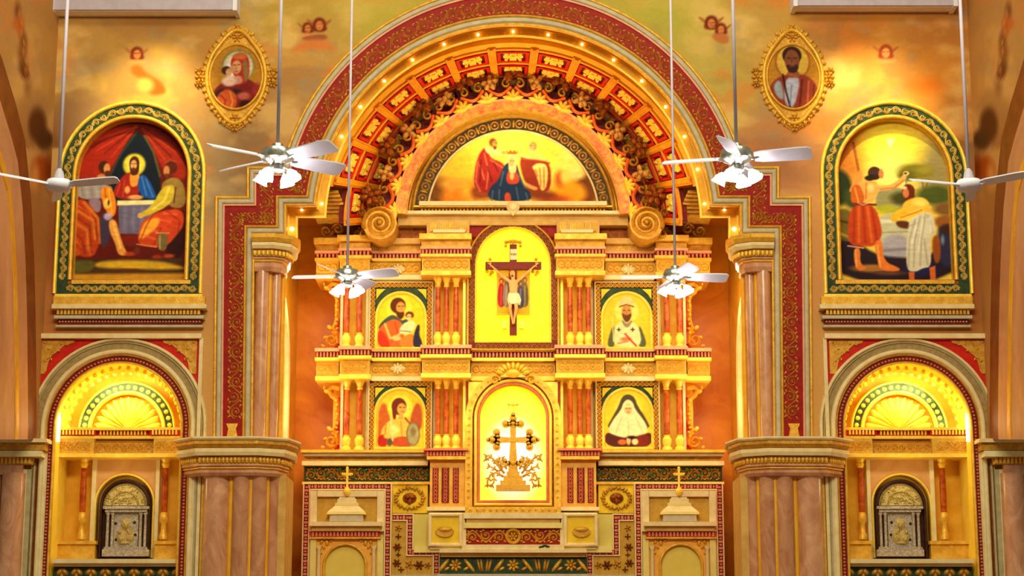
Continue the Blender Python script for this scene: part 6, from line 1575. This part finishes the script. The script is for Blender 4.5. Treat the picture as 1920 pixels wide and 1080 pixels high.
def tabernacle():
    t = thing('tabernacle', 650, 1110, 2.7, 'cream tile-edged shrine with stepped roof and gold cross, ' + SIDE + ' of the altar', 'shrine')
    Y = 2.7
    tiles(t, [(573.5, 1110), (573.5, 912.5), (727, 912.5), (727, 1110)], 9, Y, 1000)
    pb(t, 'back', cyel, 568, 732, 908, 1120, Y + .02, 3.7)
    f = lambda nm, m, a, b, c, d, y0, y1: pb(t, nm, m, a, b, c, d, y0, y1)
    # upper recess
    f('frame_side', cream, 581, 594, 920, 996, Y - .12, Y + .1); f('frame_side', cream, 707, 720, 920, 996, Y - .12, Y + .1); f('frame_top', cream, 594, 707, 920, 931, Y - .12, Y + .1)
    f('recess_back', och, 594, 707, 930, 978, Y - .02, Y + .05)
    x, z0 = U(650, 979, Y - .1); k = kk(Y)
    def tier(nm, m, w0, w1, b0, b1):
        za = U(650, b1, Y)[1]; zb = U(650, b0, Y)[1]; mb = MB(); d0, d1 = w0 * k * .28, w1 * k * .28
        yb = Y - .02; vs = [(x - w0 / 2 * k, yb - d0, za), (x + w0 / 2 * k, yb - d0, za), (x + w0 / 2 * k, yb, za), (x - w0 / 2 * k, yb, za), (x - w1 / 2 * k, yb - d1, zb), (x + w1 / 2 * k, yb - d1, zb), (x + w1 / 2 * k, yb, zb), (x - w1 / 2 * k, yb, zb)]
        mb.add(vs, [(3, 2, 1, 0), (4, 5, 6, 7), (0, 1, 5, 4), (1, 2, 6, 5), (2, 3, 7, 6), (3, 0, 4, 7)]); obj(nm, mb, m, t)
    tier('drum', greyt, 62, 60, 966, 979); tier('roof_tier', cyel, 72, 68, 961, 966); tier('roof_slope', cream, 68, 42, 949, 961); tier('roof_tier', cyel, 44, 42, 944, 949); tier('roof_tier', cream, 36, 34, 936, 944); tier('roof_cap', cream, 30, 26, 930, 936)
    mb = MB(); xc, zc = U(650, 924, Y - .15); mb.lathe(x, Y - .15, [(.03, U(650, 931, Y)[1]), (.06, U(650, 927, Y)[1]), (.075, U(650, 922, Y)[1]), (.05, U(650, 917, Y)[1]), (.02, U(650, 913, Y)[1]), (.02, U(650, 905, Y)[1])], 12); obj('knob', mb, gold_b, t, smooth=40)
    mb = MB(); z = U(650, 895, Y)[1]; q = Y - .15; mb.box(x - .022, x + .022, q - .02, q + .02, U(650, 908, Y)[1], U(650, 879, Y)[1]); mb.box(x - .085, x + .085, q - .019, q + .019, U(650, 893, Y)[1], U(650, 888, Y)[1])
    for dx, b in ((-.09, 890.5), (.09, 890.5), (0, 879)): mb.ball(x + dx, q, U(650, b, Y)[1], .03, seg=8, rings=5)
    obj('finial_cross', mb, gold_b, t)
    f('ledge', cream, 580, 716, 978, 986, Y - .3, Y); f('ledge', creamd, 584, 712, 986, 996, Y - .2, Y); f('red_fascia', redb, 582, 712, 997, 1007, Y - .1, Y)
    obj('dentils', blocks([(584, 1002), (710, 1002)], 0, 6.2, 3.8, 8, 5, Y - .1), coral_p, t, kind='stuff'); f('gold_fillet', gold, 580, 714, 1007, 1010, Y - .16, Y)
    # arched door
    f('frame_side', cyel, 581, 592, 1010, 1120, Y - .1, Y + .05); f('frame_side', cyel, 707, 718, 1010, 1120, Y - .1, Y + .05)
    hd = tomb(647, 1060, 38, 1120, 20)
    mb = MB(); ip = PP(hd, Y - .04, 1060); l_ = PP([(592, 1010), (592, 1120)], Y - .04, 1060); r_ = PP([(707, 1120), (707, 1010)], Y - .04, 1060)
    mb.prism([l_[0], l_[1]] + ip + [r_[0], r_[1]], Y - .04, Y + .05); obj('door_surround', mb, orang_g, t)
    mb = MB()
    for sg in (-1, 1):
        for dx, b, r in ((36, 1018, 7), (46, 1016, 6), (50, 1026, 6), (48, 1036, 5), (28, 1014, 5), (42, 1026, 5)):
            a = PP([(649 + sg * dx, b)], Y - .04, 1030)[0]; mb.dome(a[0], a[1], r * k, r * .6 * k, Y - .04, .05, 7, sg * dx)
    obj('spandrel_leaves', mb, gold, t)
    obj('door_rim', mould(hd, [bead(-1, 4, 5, Y - .04)], Y - .04, 1060), gold, t)
    mb = MB(); mb.prism(PP(tomb(647, 1060, 37, 1120, 20), Y, 1060), Y - .0, Y + .03); obj('door', mb, door_y, t)
    for a in (598, 701):
        xx, z1 = U(a, 1024, Y - .08); mb = MB().lathe(xx, Y - .08, [(.04, U(a, 1120, Y)[1]), (.035, z1 - .08), (.06, z1 - .03), (.06, z1)], 12); obj('colonnette', mb, cream, t, smooth=40)
both(tabernacle)
def altar_side():
    t = thing('stepped_border', 770, 1110, 2.8, 'stepped ochre fruit carving edged by pink and red tiles, ' + SIDE + ' of the altar', 'carving')
    Y = 2.75
    tiles(t, [(736, 970.5), (768.5, 970.5), (768.5, 1036), (818.5, 1036), (818.5, 1110)], 9, Y, 1020)
    pb(t, 'ochre_panel', och, 733, 764, 976, 1078, Y + .01, 3.6); pb(t, 'ochre_panel', och, 764, 812, 1042, 1078, Y + .01, 3.6); pb(t, 'lower_slab', greyt, 733, 824, 1078, 1120, Y - .05, 3.6)
    k = kk(Y)
    for a, b, r, n in ((747, 990, 6, 5), (747, 1006, 5, 4), (745, 1026, 7, 6), (747, 1040, 4, 4), (744, 1056, 7, 6), (768, 1058, 8, 5), (786, 1060, 8, 6), (752, 1068, 5, 4), (802, 1060, 6, 5)):
        x, z = U(a, b, Y + .01); mb = MB(); mb.flower(x, z, r * k * 1.2, Y + .01, .05, n); obj('fruit_relief', mb, gold_d if n % 2 else bronze, t)
    t = thing('altar_block', 838, 1040, 2.6, 'cream block with a yellow bowl relief, ' + SIDE + ' end of the altar shelf', 'block')
    pb(t, 'lime_panel', lime, 775, 812, 964, 1030, 2.78, 3.6); pb(t, 'body', cream, 806, 874, 961, 1030, 2.62, 3.6); pb(t, 'band', cyel, 776, 874, 1024, 1036, 2.66, 3.6)
    q = [(809, 1019), (809, 968), (861, 968), (861, 1019)]; Y = 2.6; mb = MB(); mb.sweep(PP(q, Y, 995), bead(-1, 6, 6, Y), True); obj('frame', mb, cream, t)
    pb(t, 'yellow_panel', yelp, 809, 861, 968, 1019, Y - .0, Y + .1); k = kk(Y)
    x, z = U(834, 998, Y); mb = MB(); mb.prism([(x - 17 * k, z + 3 * k)] + [(x + 17 * k * math.cos(R(180 + 180 * j / 12)), z + 3 * k + 12 * k * math.sin(R(180 + 180 * j / 12))) for j in range(1, 12)] + [(x + 17 * k, z + 3 * k)], Y - .06, Y)
    mb.dome(x, z + 4 * k, 15 * k, 6 * k, Y - .02, .08, 12); obj('bowl_relief', mb, gold_d, t)
both(altar_side)
t = thing('altar', 962, 1110, 2.4, 'central altar front with a crimson scroll panel above a green leafy frieze between cream ledges', 'altar')
pb(t, 'pearl_shelf', gold, 872, 1052, 950, 962, 2.6, 3.6); mb = bosses([(876, 956), (1048, 956)], 0, 12, 3.6, 3, 2.6, fl=True); obj('pearls', mb, gold_b, t, kind='stuff')
pb(t, 'ledge', cream, 870, 1054, 962, 972, 2.56, 3.6); pb(t, 'ledge', creamd, 872, 1052, 972, 980, 2.62, 3.6); pb(t, 'ledge', cyel, 870, 1054, 980, 990, 2.56, 3.6)
pb(t, 'crimson_panel', red, 870, 1054, 990, 1021, 2.66, 3.6); obj('scrollwork', vine([(873, 1005.5), (1051, 1005.5)], 0, 27, 26, 2.65, 3.4, th=1.7), gold, t)
mb = MB(); x, z = U(962, 1005.5, 2.62); mb.ring(x, z, .13, .03, 2.62, .04, 16); mb.flower(x, z, .09, 2.62, .05, 6); obj('centre_rosette', mb, gold, t)
pb(t, 'ledge', cream, 866, 1058, 1021, 1030, 2.4, 3.6); pb(t, 'ledge', cream, 824, 1100, 1030, 1036, 2.36, 3.6); pb(t, 'cove', creamd, 826, 1098, 1036, 1044, 2.5, 3.6)
pb(t, 'green_panel', green, 824, 1101, 1044, 1076, 2.6, 3.6); pb(t, 'foot_ledge', greyt, 820, 1104, 1076, 1084, 2.4, 3.6); pb(t, 'plinth', cream, 824, 1100, 1084, 1120, 2.5, 3.6)
k = kk(2.6)
for i, cx in enumerate((854, 908, 962, 1016, 1070)):
    mb = MB(); x, z = U(cx, 1060, 2.59)
    if i % 2 == 0: mb.flower(x, z, 12 * k, 2.59, .05, 7, .4); o = obj('flower_relief', mb, gold, t)
    else:
        for j in (-2, -1, 1, 2): mb.dome(x + j * 5 * k, z, 3 * k, 12 * k, 2.59, .05, 7, -j * .12)
        obj('lyre_relief', mb, gold_d, t)
for cx, sg in ((880, 1), (935, -1), (989, 1), (1044, -1), (832, -1), (1092, 1)):
    mb = MB(); x, z = U(cx, 1060, 2.59); mb.dome(x, z, 15 * k, 4 * k, 2.59, .05, 8, -sg * .9); mb.dome(x - sg * 6 * k, z - 6 * k, 6 * k, 3 * k, 2.59, .04, 6, .5); obj('leaf_relief', mb, gold, t)
t = thing('plant_sprig', 1024, 1028, 2.38, 'small dark green sprig lying on the cream altar ledge, right of centre', 'sprig'); mb = MB()
for dx, dz, r in ((-.06, .03, .05), (0, .05, .06), (.05, .03, .05), (-.1, .02, .03)): x, z = U(1022, 1026, 2.42); mb.ball(x + dx, 2.4, z + dz - .02, r, .03, .02, 7, 4)
obj('leaves', mb, green, t)
